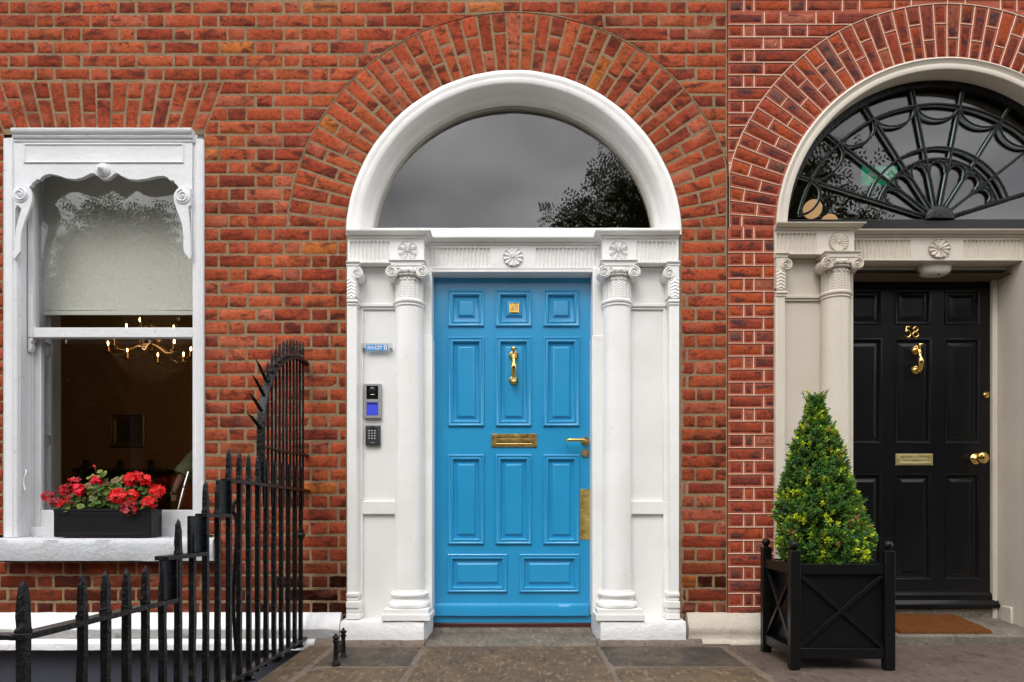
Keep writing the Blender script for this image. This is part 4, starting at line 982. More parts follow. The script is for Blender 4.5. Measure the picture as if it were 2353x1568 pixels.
# inside: blind, shutters, lining, room
m = MB(); yb = .235; zb_ = PZ(722, yb)
m.grid(lambda a_, b_: (xa-.02+(xb-xa+.04)*a_, yb + .0015*sin(a_*9), zb_+(3.0-zb_)*b_), 20, 20); m.box(xa-.02, xb+.02, yb-.004, yb+.006, zb_-.006, zb_+.010)
m.box(xa-.02, xb+.02, yb-.0025, yb+.0035, zb_+.024, zb_+.027)
m.build('roller_blind', M['blind'], window, smooth=60)
m = MB(); m.box(xa-.09, xa-.018, .20, .245, zl0, 2.95); m.box(xb+.018, xb+.09, .20, .245, zl0, 2.95)
for z0_, z1_ in ((zl0+.05, 1.16), (1.22, 1.72), (1.8, 2.9)):
    L = [[(xa-.018+h, .206+i, z0_+i), (xa-.018+h, .30-i, z0_+i), (xa-.018+h, .30-i, z1_-i), (xa-.018+h, .206+i, z1_-i)] for i, h in ((0, 0), (.006, -.003), (.016, -.012), (.02, -.012))]
    m.loft(L, cap0=False)
m.box(xa-.09, xa-.031, .245, .30, zl0, 2.95)
m.build('shutter', M['shutter'], window, bevel=.002)
m = MB(); m.box(xa-.09, xa-.022, .302, .40, .3, 2.95); m.box(xb+.022, xb+.1, .302, .40, .3, 2.95); m.box(xa-.1, xb+.1, .17, .42, .45, zl0-.002); m.build('window_lining', M['lining'], window)
m = MB()
def roombox(m, x0, x1, y0, y1, z0, z1):       # five inward walls, open to the facade
    m.add([(x0, y0, z0), (x1, y0, z0), (x1, y1, z0), (x0, y1, z0), (x0, y0, z1), (x1, y0, z1), (x1, y1, z1), (x0, y1, z1)], [(0, 1, 2, 3), (4, 5, 6, 7), (1, 2, 6, 5), (2, 3, 7, 6), (3, 0, 4, 7)])
roombox(m, -6.8, -1.25, .40, 5.05, -.1, 3.8)
m.add([(-6.8, .4, -.1), (xa-.05, .4, -.1), (xa-.05, .4, 3.8), (-6.8, .4, 3.8)], [(0, 1, 2, 3)]); m.add([(xb+.05, .4, -.1), (-1.25, .4, -.1), (-1.25, .4, 3.8), (xb+.05, .4, 3.8)], [(0, 1, 2, 3)])
m.add([(xa-.05, .4, -.1), (xb+.05, .4, -.1), (xb+.05, .4, .5), (xa-.05, .4, .5)], [(0, 1, 2, 3)]); m.add([(xa-.05, .4, 2.94), (xb+.05, .4, 2.94), (xb+.05, .4, 3.8), (xa-.05, .4, 3.8)], [(0, 1, 2, 3)])
m.build('front_room', M['room'], house, smooth=0)
m = MB(); roombox(m, -1.15, 1.15, .19, 4.2, 2.2, 3.9); m.add([(-1.1, .26, -.1), (1.1, .26, -.1), (1.1, .26, 2.3), (-1.1, .26, 2.3)], [(0, 1, 2, 3)]); m.build('entrance_hall', M['hall'], house, smooth=0)
m = MB(); roombox(m, 1.5, 4.6, .165, 4.2, 2.2, 4.7); m.add([(1.6, .37, -.1), (3.6, .37, -.1), (3.6, .37, 2.3), (1.6, .37, 2.3)], [(0, 1, 2, 3)]); m.build('entrance_hall', M['hall'], house58, smooth=0)
# plinth blocks under the 58 columns
for s_ in (-1, 1):
    m = MB(); a, b = sorted((XC+s_*.80, XC+s_*.505)); m.box(a, b, -.11, DY8-.04, -.03, .1265); m.build('plinth_block', M['creamstone'], house58, bevel=.012, seg=3)
    m = MB(); a, b = sorted((XC+s_*.8, XC+s_*.86)); m.box(a, b, -.01, .15, -.03, .125); m.build('plinth_return', M['creamstone'], house58, bevel=.006)

# ------------------------------------------------------------------ iron railing
XR = -1.21
rail = thing('iron_railing', (XR, 0, -.05), 'black spear topped iron railing with a spiked arch running out from the brick wall', 'railing')
def spear(m, x, y, z0, zt, r, fr=None, h=.13, jit=.0):
    fr = fr or r*1.03; zb = zt-h
    P = []; R = []
    n = 6
    for i in range(n): P.append((x + random.uniform(-1, 1)*.0012, y + random.uniform(-1, 1)*.0012, z0+(zb-.004-z0)*i/(n-1))); R.append(r*random.uniform(.94, 1.06))
    for dz_, k in ((0, 1.08), (.010, 1.12), (.018, .90), (.045, .96), (.085, .84), (.108, .66), (.118, .52), (.13, .04)):
        P.append((x + random.uniform(-1, 1)*.0012, y, zb + dz_*h/.13)); R.append(fr*k*random.uniform(.95, 1.05))
    m.tube(P, R, 4)
ybar = [-.110 - .1085*i for i in range(19)]
def railz(y):
    if y > -1.10: return .858
    if y > -1.335: return .709
    if y > -1.605: return .560
    return .407
ztips = {.858: 1.0, .709: .862, .56: .70, .407: .54}
for i, y in enumerate(ybar):
    m = MB(); rz = railz(y); spear(m, XR, y, -.03, rz+.136, .0145)
    if i == 0: m.sphere((XR, y, .60), .026, 10, 8, (1, 1, .8)); m.lathe(XR, y, [(.014, .57), (.020, .574), (.014, .58)], 10); m.lathe(XR, y, [(.014, .62), (.020, .626), (.014, .632)], 10)
    m.build('bar', M['iron'], rail, smooth=40)
m = MB(); spear(m, XR, -2.29, -.2, .545, .0165, h=.135); m.build('corner_bar', M['iron'], rail, smooth=40)
for k in range(8):
    m = MB(); spear(m, XR-.11*(k+1), -2.29, -.2, .55, .0155); m.build('bar', M['iron'], rail, smooth=40)
def flatbar(m, pts, wx, th):        # flat bar lying in the railing plane; pts (y, z)
    n = len(pts); L = []
    for k, (y, z) in enumerate(pts):
        a = pts[max(0, k-1)]; b = pts[min(n-1, k+1)]; t = Vector((b[0]-a[0], b[1]-a[1])).normalized(); nn = Vector((-t.y, t.x))*th/2
        j = noise.noise(Vector((y*9, z*9, 0)))*.0015
        L.append([(XR-wx/2, y-nn.x, z-nn.y+j), (XR+wx/2, y-nn.x, z-nn.y-j), (XR+wx/2, y+nn.x, z+nn.y-j), (XR-wx/2, y+nn.x, z+nn.y+j)])
    m.loft(L)
def seq(y0, y1, z, dz_=0): n = max(3, int(abs(y1-y0)/.04)); return [(y0+(y1-y0)*i/n, z+dz_*i/n) for i in range(n+1)]
for (a, b, z) in ((-.0, -1.118, .858), (-1.10, -1.345, .709), (-1.33, -1.64, .560), (-1.56, -2.31, .407)):
    m = MB(); flatbar(m, seq(a, b, z), .046, .016); m.build('rail', M['iron'], rail, bevel=.002)
m = MB(); m.loft([[(x, -2.29-.022, .400), (x, -2.29+.022, .400), (x, -2.29+.022, .413), (x, -2.29-.022, .413)] for x in (XR-.01, XR-.5, XR-1.0)]); m.build('rail', M['iron'], rail, bevel=.002)
m = MB(); flatbar(m, seq(-.03, -2.31, .0), .046, .017); m.build('bottom_rail', M['iron'], rail, bevel=.002)
for (ya, yb_, z0_, z1_) in ((-1.20, -1.10, .709, .858), (-1.44, -1.325, .560, .709), (-1.64, -1.562, .407, .560)):
    m = MB(); m.box(XR-.008, XR+.008, ya, yb_, z0_+.004, z1_-.002); m.box(XR-.022, XR+.022, yb_-.012, yb_-.0005, z0_+.003, z1_-.001); m.build('step_plate', M['iron'], rail, bevel=.003)
for y in (-.17, -.50, -.88, -1.3, -1.7, -2.1):
    m = MB(); g = GZ(y); m.lathe(XR, y, [(.034, g+.003), (.034, g+.010), (.016, g+.014), (.022, g+.020), (.030, g+.028), (.026, g+.034), (.012, .0)], 16); m.build('foot', M['iron'], rail)
EY, EZ, RY, RZ_ = -.03, 1.12, .69, .487
arcp = [(-.72, .86), (-.72, .95), (-.72, 1.04)] + [(EY - RY*cos(radians(a)), EZ + RZ_*sin(radians(a))) for a in range(4, 91, 4)] + [(-.005, 1.600)]
m = MB(); flatbar(m, arcp, .040, .012); m.build('arched_rail', M['iron'], rail, bevel=.002)
def arcz(y):
    t = min(1, abs(y-EY)/RY); return EZ + RZ_*sqrt(max(0, 1-t*t))
for j in range(12):
    y = -.070 - .0556*j
    m = MB(); zt = arcz(y); 
    if j < 11: spear(m, XR, y, .80, zt+.112, .0075, .0095, h=.105)
    else: m.tube([(XR, y, .8), (XR, y, zt)], .0075, 4)
    m.tube([(XR, y, .80), (XR, y, .775), (XR, y, .745)], [.0085, .0075, .001], 4)
    m.build('arch_bar', M['iron'], rail, smooth=40)
for (cy, cz) in ((-.715, 1.15), (-.705, 1.235), (-.675, 1.315), (-.64, 1.39)):
    t = Vector((cy-EY, (cz-EZ)*RY*RY/(RZ_*RZ_))).normalized() if cz > EZ else Vector((-1, 0))
    t = Vector((t.x, t.y+.35)).normalized(); m = MB()
    m.tube([(XR, cy, cz-.02), (XR-.004, cy+t.x*.02, cz-.02+t.y*.02), (XR-.022, cy+t.x*.06, cz+t.y*.06), (XR-.035, cy+t.x*.095, cz+t.y*.10)], [.007, .010, .008, .001], 4); m.build('spike', M['iron'], rail, smooth=40)
m = MB(); flatbar(m, [(-.71, 1.045), (-.4, 1.05), (-.0, 1.066)], .032, .011); m.build('arch_cross_rail', M['iron'], rail, bevel=.002)
m = MB(); P = catmull([(XR-.02, -.93, .79), (XR-.045, -.95, .74), (XR-.03, -.93, .66), (XR-.1, -.8, .3), (XR-.12, -.7, -.02)], 5); m.tube(P, [.009+.006*(i in (4, 5, 6)) for i in range(len(P))], 8); m.build('back_stay', M['iron'], rail)
# boot scraper
sc = thing('boot_scraper', (-.886, -.5, GZ(-.5)), 'small black iron boot scraper set in the dark flagstone left of the blue door', 'boot scraper')
for y in (-.58, -.43):
    m = MB(); g = GZ(y); m.lathe(-.886, y, [(.022, g), (.022, g+.008), (.014, g+.022), (.0125, g+.05), (.0115, g+.11), (.016, g+.116), (.016, g+.124), (.0095, g+.130), (.020, g+.138), (.019, g+.142), (.008, g+.150), (.007, g+.154), (.0055, g+.158), (.001, g+.162)], 12); m.build('post', M['iron'], sc)
m = MB(); m.box(-.889, -.883, -.57, -.44, GZ(-.5)+.045, GZ(-.5)+.105); m.build('scraper_blade', M['iron'], sc, bevel=.002)

# ------------------------------------------------------------------ plates on the white pilaster niche
YP = .0545
sg = thing('name_plate', (PX(866.8, YP), YP, PZ(800, YP)), 'clear acrylic name plate with blue INVEST lettering above the intercom', 'sign')
qx = lambda p: PX(p, .035); qz = lambda p: PZ(p, .035)
m = MB(); m.box(qx(831), qx(902.7), .030, .034, qz(810.8), qz(788.8)); m.build('acrylic_plate', M['acrylic'], sg, bevel=.0008)
for p in (836, 897.5):
    m = MB(); m.lathe_y(qx(p), qz(800.5), [(.0055, .0545), (.0055, .027), (.004, .0255), (.001, .0255)], 14); m.build('standoff', M['steel'], sg)
BLUE = plain('sign_blue', (0.0, 0.29, 0.72), .5); WHT = plain('sign_white', (0.85, 0.85, 0.85), .5)
m = MB(); m.box(qx(841.8), qx(892), .0285, .0298, qz(806.4), qz(793)); bp = m.build('blue_panel', BLUE, sg, smooth=0)
LT = {'I': ([[(.5, 0), (.5, 1)]], .42, [(.5, 0), (.5, 1)]), 'N': ([[(.12, 0), (.12, 1), (.88, 0), (.88, 1)]], .86, [(.12, 0), (.12, 1), (.88, 1)]),
      'V': ([[(.08, 1), (.5, 0), (.92, 1)]], .82, [(.08, 1), (.92, 1)]), 'E': ([[(.9, .2), (.88, 0), (.2, 0), (.2, 1), (.86, 1), (.88, .82)], [(.2, .52), (.66, .52)]], .68, [(.2, 0), (.2, 1)]),
      'S': ([[(.85, .78), (.78, .95), (.5, 1), (.2, .88), (.2, .66), (.5, .52), (.82, .36), (.84, .12), (.5, 0), (.2, .05), (.12, .24)]], .62, []), 'T': ([[(.08, .8), (.08, 1), (.92, 1), (.92, .8)], [(.5, 0), (.5, 1)]], .76, [(.5, 0)])}
def serif(mb, txt, x, z, h, y, mat=None):
    def st(p, q, w): 
        a, b = Vector((p[0], 0, p[1])), Vector((q[0], 0, q[1])); t = (b-a); 
        if t.length < 1e-6: return
        n = Vector((-t.z, 0, t.x)).normalized()*w/2; t = t.normalized()*w*.3
        c = [a-t-n, b+t-n, b+t+n, a-t+n]; serif.k = getattr(serif, 'k', 0) + 1; yy = y - .00003*(serif.k % 23); mb.loft([[(v.x, yy, v.z) for v in c], [(v.x, yy+.0006, v.z) for v in c]])
    for ch in txt:
        S_, w, sf = LT[ch]; W_ = w*h
        for s_ in S_:
            if ch == 'S': s_ = [p for p in catmull([(a, 0, b) for a, b in s_], 3)]; s_ = [(p[0], p[2]) for p in s_]
            for i in range(len(s_)-1):
                vert = abs(s_[i][0]-s_[i+1][0]) < .1 or ch in 'S' or (ch == 'V' and i == 0) or (ch == 'N' and i == 1)
                if ch == 'N' and i != 1: vert = False
                st((x+s_[i][0]*W_, z+s_[i][1]*h), (x+s_[i+1][0]*W_, z+s_[i+1][1]*h), h*(.20 if vert else .11))
        for a, b in sf: st((x+a*W_-.13*h, z+b*h), (x+a*W_+.13*h, z+b*h), h*.06)
        x += W_ + h*.07
    return x
m = MB(); h_ = qz(796)-qz(803.6); xe = serif(m, 'INVEST', qx(844.6), qz(803.6), h_, .0278); m.box(qx(882.5), qx(889.6), .0280, .0284, qz(805), qz(794.6)); m.build('lettering', WHT, bp, smooth=0)
m = MB(); serif(m, 'I', qx(884.3), qz(803.6), h_, .0274); m.build('lettering', BLUE, bp, smooth=0)
yi = .030; ix = lambda p: PX(p, yi); iz = lambda p: PZ(p, yi)
ic = thing('intercom', (ix(856.5), YP, iz(961)), 'silver video intercom with round camera and blue call button', 'intercom')
m = MB(); m.rects(ix(836.5), ix(875.5), iz(961.5), iz(882), .0545, [(0, 0), (0, .022), (.002, .026)], fill=False)
xs_ = [ix(836.5)+.002, ix(842), ix(869.3), ix(875.5)-.002]; zs_ = [iz(961.5)+.002, iz(955), iz(924.2), iz(917.8), iz(886.8), iz(882)-.002]
for i in range(3):
    for j in range(5):
        if not (i == 1 and j in (1, 3)): m.add([(xs_[i], .0285, zs_[j]), (xs_[i+1], .0285, zs_[j]), (xs_[i+1], .0285, zs_[j+1]), (xs_[i], .0285, zs_[j+1])], [(0, 1, 2, 3)])
for j in (1, 3): m.loft([[(xs_[1], y, zs_[j]), (xs_[2], y, zs_[j]), (xs_[2], y, zs_[j+1]), (xs_[1], y, zs_[j+1])] for y in (.0285, .036)], cap0=False, cap1=True)
m.build('housing', plain('satin_aluminium', (.42, .42, .42), .4, metal=.6), ic, smooth=0)
m = MB(); m.box(xs_[1]+.001, xs_[2]-.001, .0305, .0355, zs_[3]+.001, zs_[4]-.001); cmw = m.build('camera_window', plain('gloss_black', (.01, .01, .01), .08), ic, bevel=.001)
m = MB(); m.sphere(((xs_[1]+xs_[2])/2, .031, iz(896)), .0195, 24, 14, (1, .55, 1)); m.build('camera_lens', plain('dark_lens', (.02, .02, .022), .05), cmw)
m = MB(); m.box(ix(851), ix(860.5), .0300, .0304, iz(907.4), iz(906.2)); m.build('marking', WHT, cmw, smooth=0)
m = MB(); m.box(xs_[1]+.002, xs_[2]-.002, .030, .0355, zs_[1]+.002, zs_[2]-.002); cb = m.build('call_button', plain('blue_plastic', (.045, .06, .50), .35, emit=(.03, .05, .6), es=.25), ic, bevel=.001)
m = MB(); m.box(xs_[1]+.006, xs_[2]-.006, .0292, .0299, zs_[2]-.014, zs_[2]-.006); m.build('name_slot', plain('slot_black', (.01, .01, .03), .3), cb, smooth=0)
kp = thing('keypad', (ix(856), YP, iz(1024)), 'dark grey door entry keypad mounted below the silver intercom', 'keypad')
m = MB(); xa_, xb_, za_, zb2 = ix(839), ix(872.8), iz(1023.5), iz(977.5)
m.rects(xa_, xb_, za_, zb2, .0545, [(0, 0), (0, .018), (.003, .024), (.009, .026), (.016, .026), (.018, .0235), (.0182, .0235)]); m.build('housing', plain('dark_grey_plastic', (.035, .038, .045), .4), kp, smooth=25)
KEYM = metal('worn_key_metal', (.30, .30, .31), .25)
for i in range(3):
    for j in range(4):
        m = MB(); m.sphere((ix(848+6.6*i), .0305, iz(991+5.9*j)), .0068, 12, 8, (1, .6, 1)); m.build('key', KEYM, kp)
m = MB(); m.box(ix(852.5), ix(856), .0278, .0284, iz(1018.4), iz(1017)); m.box(ix(857), ix(860), .0278, .0284, iz(1018.4), iz(1017.4)); m.build('marking', plain('pale_marking', (.6, .55, .35), .5), kp, smooth=0)
m = MB(); P = [];
m.lathe_y(ix(856), iz(981.5)-.002, [(.009, .029), (.009, .0278), (.001, .0275)], 20); m.build('sensor', plain('smoke_plastic', (.02, .02, .022), .3), kp)

# ------------------------------------------------------------------ porch of 58
ex, ey = 2.595, .17
el = thing('ceiling_light', (ex, ey, 2.247), 'white domed emergency light fixed under the lintel above the black door', 'light fitting')
def dome(u_, v_):
    a = 2*pi*u_; t = v_*pi/2; c, s_ = cos(a), sin(a); q = 1/((abs(c)**3 + abs(s_)**3)**(1/3)); r = cos(t)**.55 if t < pi/2-.001 else 0
    return (ex + .097*q*c*r, ey + .055*q*s_*r, 2.238 - .056*sin(t)**.9)
m = MB(); m.grid(dome, 48, 14); m.box(ex-.094, ex+.094, ey-.052, ey+.052, 2.238, 2.2472); m.build('cover', plain('milky_plastic', (.68, .66, .60), .35), el, smooth=50)
m = MB(); m.lathe(ex+.008, ey-.03, [(.008, 2.195), (.008, 2.184), (.004, 2.181), (.001, 2.181)], 14); m.build('sensor', plain('smoke_plastic', (.05, .05, .05), .3), el)
m = MB(); x0_, x1_, y0_, y1_ = 2.25, 2.79, -.06, .285
def mat_fn(u_, v_):
    x = x0_+(x1_-x0_)*u_; y = y0_+(y1_-y0_)*v_; e = min(u_, 1-u_, v_*.6, (1-v_)*.6)
    n_ = noise.noise(Vector((x*60, y*60, 0)))*.003 + noise.noise(Vector((x*190, y*190, 5)))*.0035 + .002*sin(y*170+sin(x*12)*1.5)
    return (x + noise.noise(Vector((x*90, y*90, 9)))*.003, y + noise.noise(Vector((x*90, y*90, 3)))*.003, SL(y) + (.002 if e <= 0 else .020 + n_))
m.grid(mat_fn, 170, 110); tag(m.build('door_mat', M['coir'], smooth=180), 'rusty brown coir doormat lying on the step of the black door', 'doormat')

# ------------------------------------------------------------------ planter and box cone
pxc, pyc, pw = 1.608, -.49, .249
pg = GZ(-.5)+.004
pl = thing('planter', (pxc, pyc, pg), 'square black planter with crossed braces and ball topped posts on the pavement', 'planter')
PR = -.0; rot = radians(-2.2); pl.scale = (1, .89, 1)
pl.rotation_euler = (0, 0, rot)
def pbuild(m, name, mat, parent, **k):
    o = m.build(name, mat, None, **k); o.parent = parent
    o.location = (0, 0, 0); return o
post = .048
for sx in (-1, 1):
    for sy in (-1, 1):
        x, y = sx*(pw-post/2), sy*(pw-post/2); m = MB(); m.box(x-post/2, x+post/2, y-post/2, y+post/2, 0, .576); p_ = pbuild(m, 'post', M['planter'], pl, bevel=.0025)
        m = MB(); m.lathe(x, y, [(.012, .576), (.014, .580), (.010, .584)], 16); m.sphere((x, y, .602), .0225, 24, 14); m.build('ball_finial', M['planter'], p_)
for k in range(4):
    R_ = Matrix.Rotation(k*pi/2, 3, 'Z'); yf = -(pw-.010); i0 = pw-post+.0005
    def rb(m): m.v = [tuple(R_ @ Vector(p)) for p in m.v]; return m
    m = MB(); m.box(-i0, i0, yf, yf+.03, .462, .512); pbuild(rb(m), 'top_rail', M['planter'], pl, bevel=.002)
    m = MB(); m.box(-i0, i0, yf, yf+.03, .052, .102); pbuild(rb(m), 'bottom_rail', M['planter'], pl, bevel=.002)
    m = MB(); m.box(-i0-.005, i0+.005, yf+.026, yf+.034, .095, .47) if k in (0, 2) else m.box(-i0, i0, yf+.045, yf+.053, .055, .46); pbuild(rb(m), 'side_panel', M['planter'], pl)
    for sg_ in (1, -1):
        m = MB(); a_, b_ = Vector((-i0*sg_, 0, .104)), Vector((i0*sg_, 0, .460)); t = (b_-a_).normalized(); n_ = Vector((-t.z, 0, t.x))*.010; o_ = .0 if sg_ > 0 else .001
        m.loft([[tuple(p + n_*s1 + Vector((0, yf+.006+o_ + d, 0))) for s1, d in ((-1, 0), (1, 0), (1, .018), (-1, .018))] for p in (a_, b_)]); pbuild(rb(m), 'brace', M['planter'], pl, bevel=.001)
m = MB(); m.grid(lambda a, b: (-.2+.4*a, -.2+.4*b, .478+noise.noise(Vector((a*20, b*20, 0)))*.008), 30, 30); pbuild(m, 'soil', M['soil'], pl)
def leafquad(mb, p, d, up, L_, w, col, fold=.25):
    """one folded pointed leaf"""
    d = d.normalized(); s_ = d.cross(up); s_ = s_.normalized() if s_.length > 1e-4 else d.orthogonal().normalized(); n_ = s_.cross(d)
    a = p; b = p + d*L_*.45 + s_*w/2 + n_*w*fold; c = p + d*L_ - n_*L_*.08; e = p + d*L_*.45 - s_*w/2 + n_*w*fold; mid = p + d*L_*.5
    mb.add([a, b, c, e, mid], [(0, 1, 4), (1, 2, 4), (2, 3, 4), (3, 0, 4)]); mb.col += [col]*5
tp = thing('topiary_bush', (1.568, pyc, pg+.478), 'clipped cone shaped box bush with yellow green tips growing in the black planter', 'bush')
prof = [(.0, .16), (.05, .195), (.12, .212), (.20, .206), (.28, .194), (.36, .182), (.45, .160), (.54, .132), (.63, .105), (.70, .080), (.76, .054), (.81, .038), (.86, .028), (.90, .012)]
def trad(z):
    for (a, ra), (b, rb_) in zip(prof, prof[1:]):
        if a <= z <= b: return ra + (rb_-ra)*(z-a)/(b-a)
    return .01
m = MB(); m.col = []
rnd = random.Random(3)
for k in range(5200):
    z = rnd.uniform(0, .885)
    if rnd.random() > (trad(z)/.26)**1.0 + .12: continue
    a = rnd.uniform(0, 2*pi); rr = trad(z)*(1 + .17*noise.noise(Vector((cos(a)*3, sin(a)*3, z*9))))*(1-.42*rnd.random()**2.2)
    c = Vector((rr*cos(a) + .15*max(0, .40-z), rr*sin(a), z)); o_ = Vector((cos(a), sin(a), .55 + .9*z/.9))
    cl = noise.noise(Vector((cos(a)*5.2+1, sin(a)*5.2, z*15))) + .12*noise.noise(Vector((cos(a)*2, sin(a)*2, z*4)))
    f = (rr/trad(z)); yel = max(0, min(1, (cl-.12)*3.4))*max(0, (f-.78)*5); r_ = rnd.random()
    base = Vector((.060, .150, .022)) if r_ < .5 else (Vector((.110, .215, .024)) if r_ < .85 else Vector((.050, .140, .045)))
    if rnd.random() < yel*.9 + .05: base = Vector((.46, .52, .022)) if rnd.random() < .6 else Vector((.26, .38, .024))
    if rnd.random() < .012: base = Vector((.28, .17, .06))
    if k % 60 == 0: c += o_.normalized()*rnd.uniform(.02, .04)
    ax = (o_ + Vector((rnd.uniform(-.5, .5), rnd.uniform(-.5, .5), rnd.uniform(-.3, .5)))).normalized()
    m.tube([c - ax*.03, c + ax*.016], .0009, 3); m.col += [(.12, .12, .04)]*6
    for q in range(8):
        aa = q*2.4 + rnd.random(); t_ = ax.orthogonal().normalized(); t_ = Matrix.Rotation(aa, 3, ax) @ t_; lv = q/8
        d = (t_*(1.05-lv*.75) + ax*(.35+lv*.9)); col = base*rnd.uniform(.8, 1.35)*(.95+.45*lv)
        leafquad(m, c + ax*(-.010+.026*lv), d, ax, rnd.uniform(.017, .024), .0115, tuple(col))
for (zx, n_) in ((.86, 4),):
    for i in range(n_):
        a = rnd.uniform(0, 6.28); ax = Vector((cos(a)*.5, sin(a)*.3, 1)).normalized(); base = Vector((rnd.uniform(-.02, .02), 0, .80))
        m.tube([base, base+ax*.12], .0014, 4); m.col += [(.1, .1, .03)]*8
        for q in range(16):
            t_ = Matrix.Rotation(q*2.4, 3, ax) @ ax.orthogonal().normalized(); p = base + ax*(.03+.09*q/16); leafquad(m, p, t_*.8+ax*.7, ax, .019, .009, (.06, .13, .02) if q < 10 else (.17, .24, .03))
crown = m.build('crown', M['leaf'], None, smooth=0); crown.parent = tp
m = MB(); m.tube([(0, 0, -.01), (.004, .003, .4), (0, 0, .8)], [.02, .014, .003], 10); o_ = m.build('trunk', M['bark'], None); o_.parent = tp
m = MB()                                                     # dense inner twigs so the heart is opaque like the real bush
for k in range(900):
    a = rnd.uniform(0, 2*pi); z = rnd.uniform(.02, .78); r1 = trad(z)*rnd.uniform(.55, .85); m.tube([(0, 0, z-.05), (r1*cos(a), r1*sin(a), z+.02)], [.003, .0012], 3)
o_ = m.build('branches', M['bark'], None); o_.parent = tp

# ------------------------------------------------------------------ window box with geraniums
bx0, bx1, by0, by1, bz0, bz1 = PX(122, -.07), PX(347, -.07), -.07, .055, .587, PZ(1170, -.07)
wb = thing('window_box', ((bx0+bx1)/2, (by0+by1)/2, bz0), 'black rectangular window box with recessed panels standing on the white sill', 'window box')
m = MB(); m.loft([[(bx0+e, by0+e, z), (bx1-e, by0+e, z), (bx1-e, by1-e, z), (bx0+e, by1-e, z)] for e, z in ((.006, bz0), (.004, bz0+.012), (.004, bz1-.016), (0, bz1-.014), (0, bz1), (.012, bz1), (.012, bz1-.03))], cap0=True, cap1=True)
m.build('box', M['boxblack'], wb, bevel=.0015)
for (ax0, ax1) in ((bx0+.022, bx1-.022),):
    m = MB(); m.rects(bx0+.004, bx1-.004, bz0+.003, bz1-.016, by0+.0045, [(0, 0), (0, .004), (.018, .004), (.020, .0015), (.024, .0012)]); m.build('front_panel', M['boxblack'], wb, smooth=20)
    m = MB(); m.loft([[(bx1-.0045+h, by0+.004+i, bz0+.003+i), (bx1-.0045+h, by1-.004-i, bz0+.003+i), (bx1-.0045+h, by1-.004-i, bz1-.016-i), (bx1-.0045+h, by0+.004+i, bz1-.016-i)] for i, h in ((0, 0), (0, .004), (.018, .004), (.020, .0015), (.024, .0012))], cap0=False); m.build('end_panel', M['boxblack'], wb, smooth=20)
GX = lambda x: PX(91.9 + .1392*x, -.02); GZz = lambda y: PZ(1045.6 + .1392*y, -.02)
heads = [(0, 190, 690, 85, 'dk'), (0, 330, 740, 100, 'mx'), (0, 400, 580, 110, 'dk'), (0, 590, 460, 88, 'dk'), (0, 665, 570, 95, 'cr'), (0, 560, 740, 70, 'dk'), (0, 410, 800, 55, 'rd'),
         (1, 955, 440, 80, 'cr'), (1, 920, 187, 20, 'cr'),
         (2, 1515, 405, 110, 'rd'), (2, 1725, 415, 112, 'rd'), (2, 1650, 320, 50, 'mx'), (2, 1370, 685, 138, 'rd'), (2, 1600, 670, 95, 'or'), (2, 1585, 880, 125, 'mx'), (2, 1950, 600, 120, 'rd'), (2, 1880, 790, 108, 'rd'), (2, 705, 640, 48, 'cr')]
cols = {'rd': [(.85, .008, .012), (.90, .022, .018), (.70, .004, .010)], 'dk': [(.50, .005, .010), (.68, .008, .014), (.30, .003, .007), (.78, .05, .06)], 'cr': [(.76, .006, .032), (.84, .012, .05)], 'or': [(.82, .045, .015), (.75, .02, .012)],
        'mx': [(.60, .010, .020), (.25, .004, .01), (.55, .10, .12), (.38, .01, .02)]}
gname = ['red geranium with fading dark flower heads at the window box left end', 'leafy geranium with one tall pink bud in the middle of the window box', 'bright scarlet geranium at the right end of the window box']
gx = [GX(430), GX(1020), GX(1640)]; G = []
for i in range(3):
    G.append(thing('geranium', (gx[i], -.01, bz1-.02), gname[i], 'flowering plant', 'geraniums in the window box'))
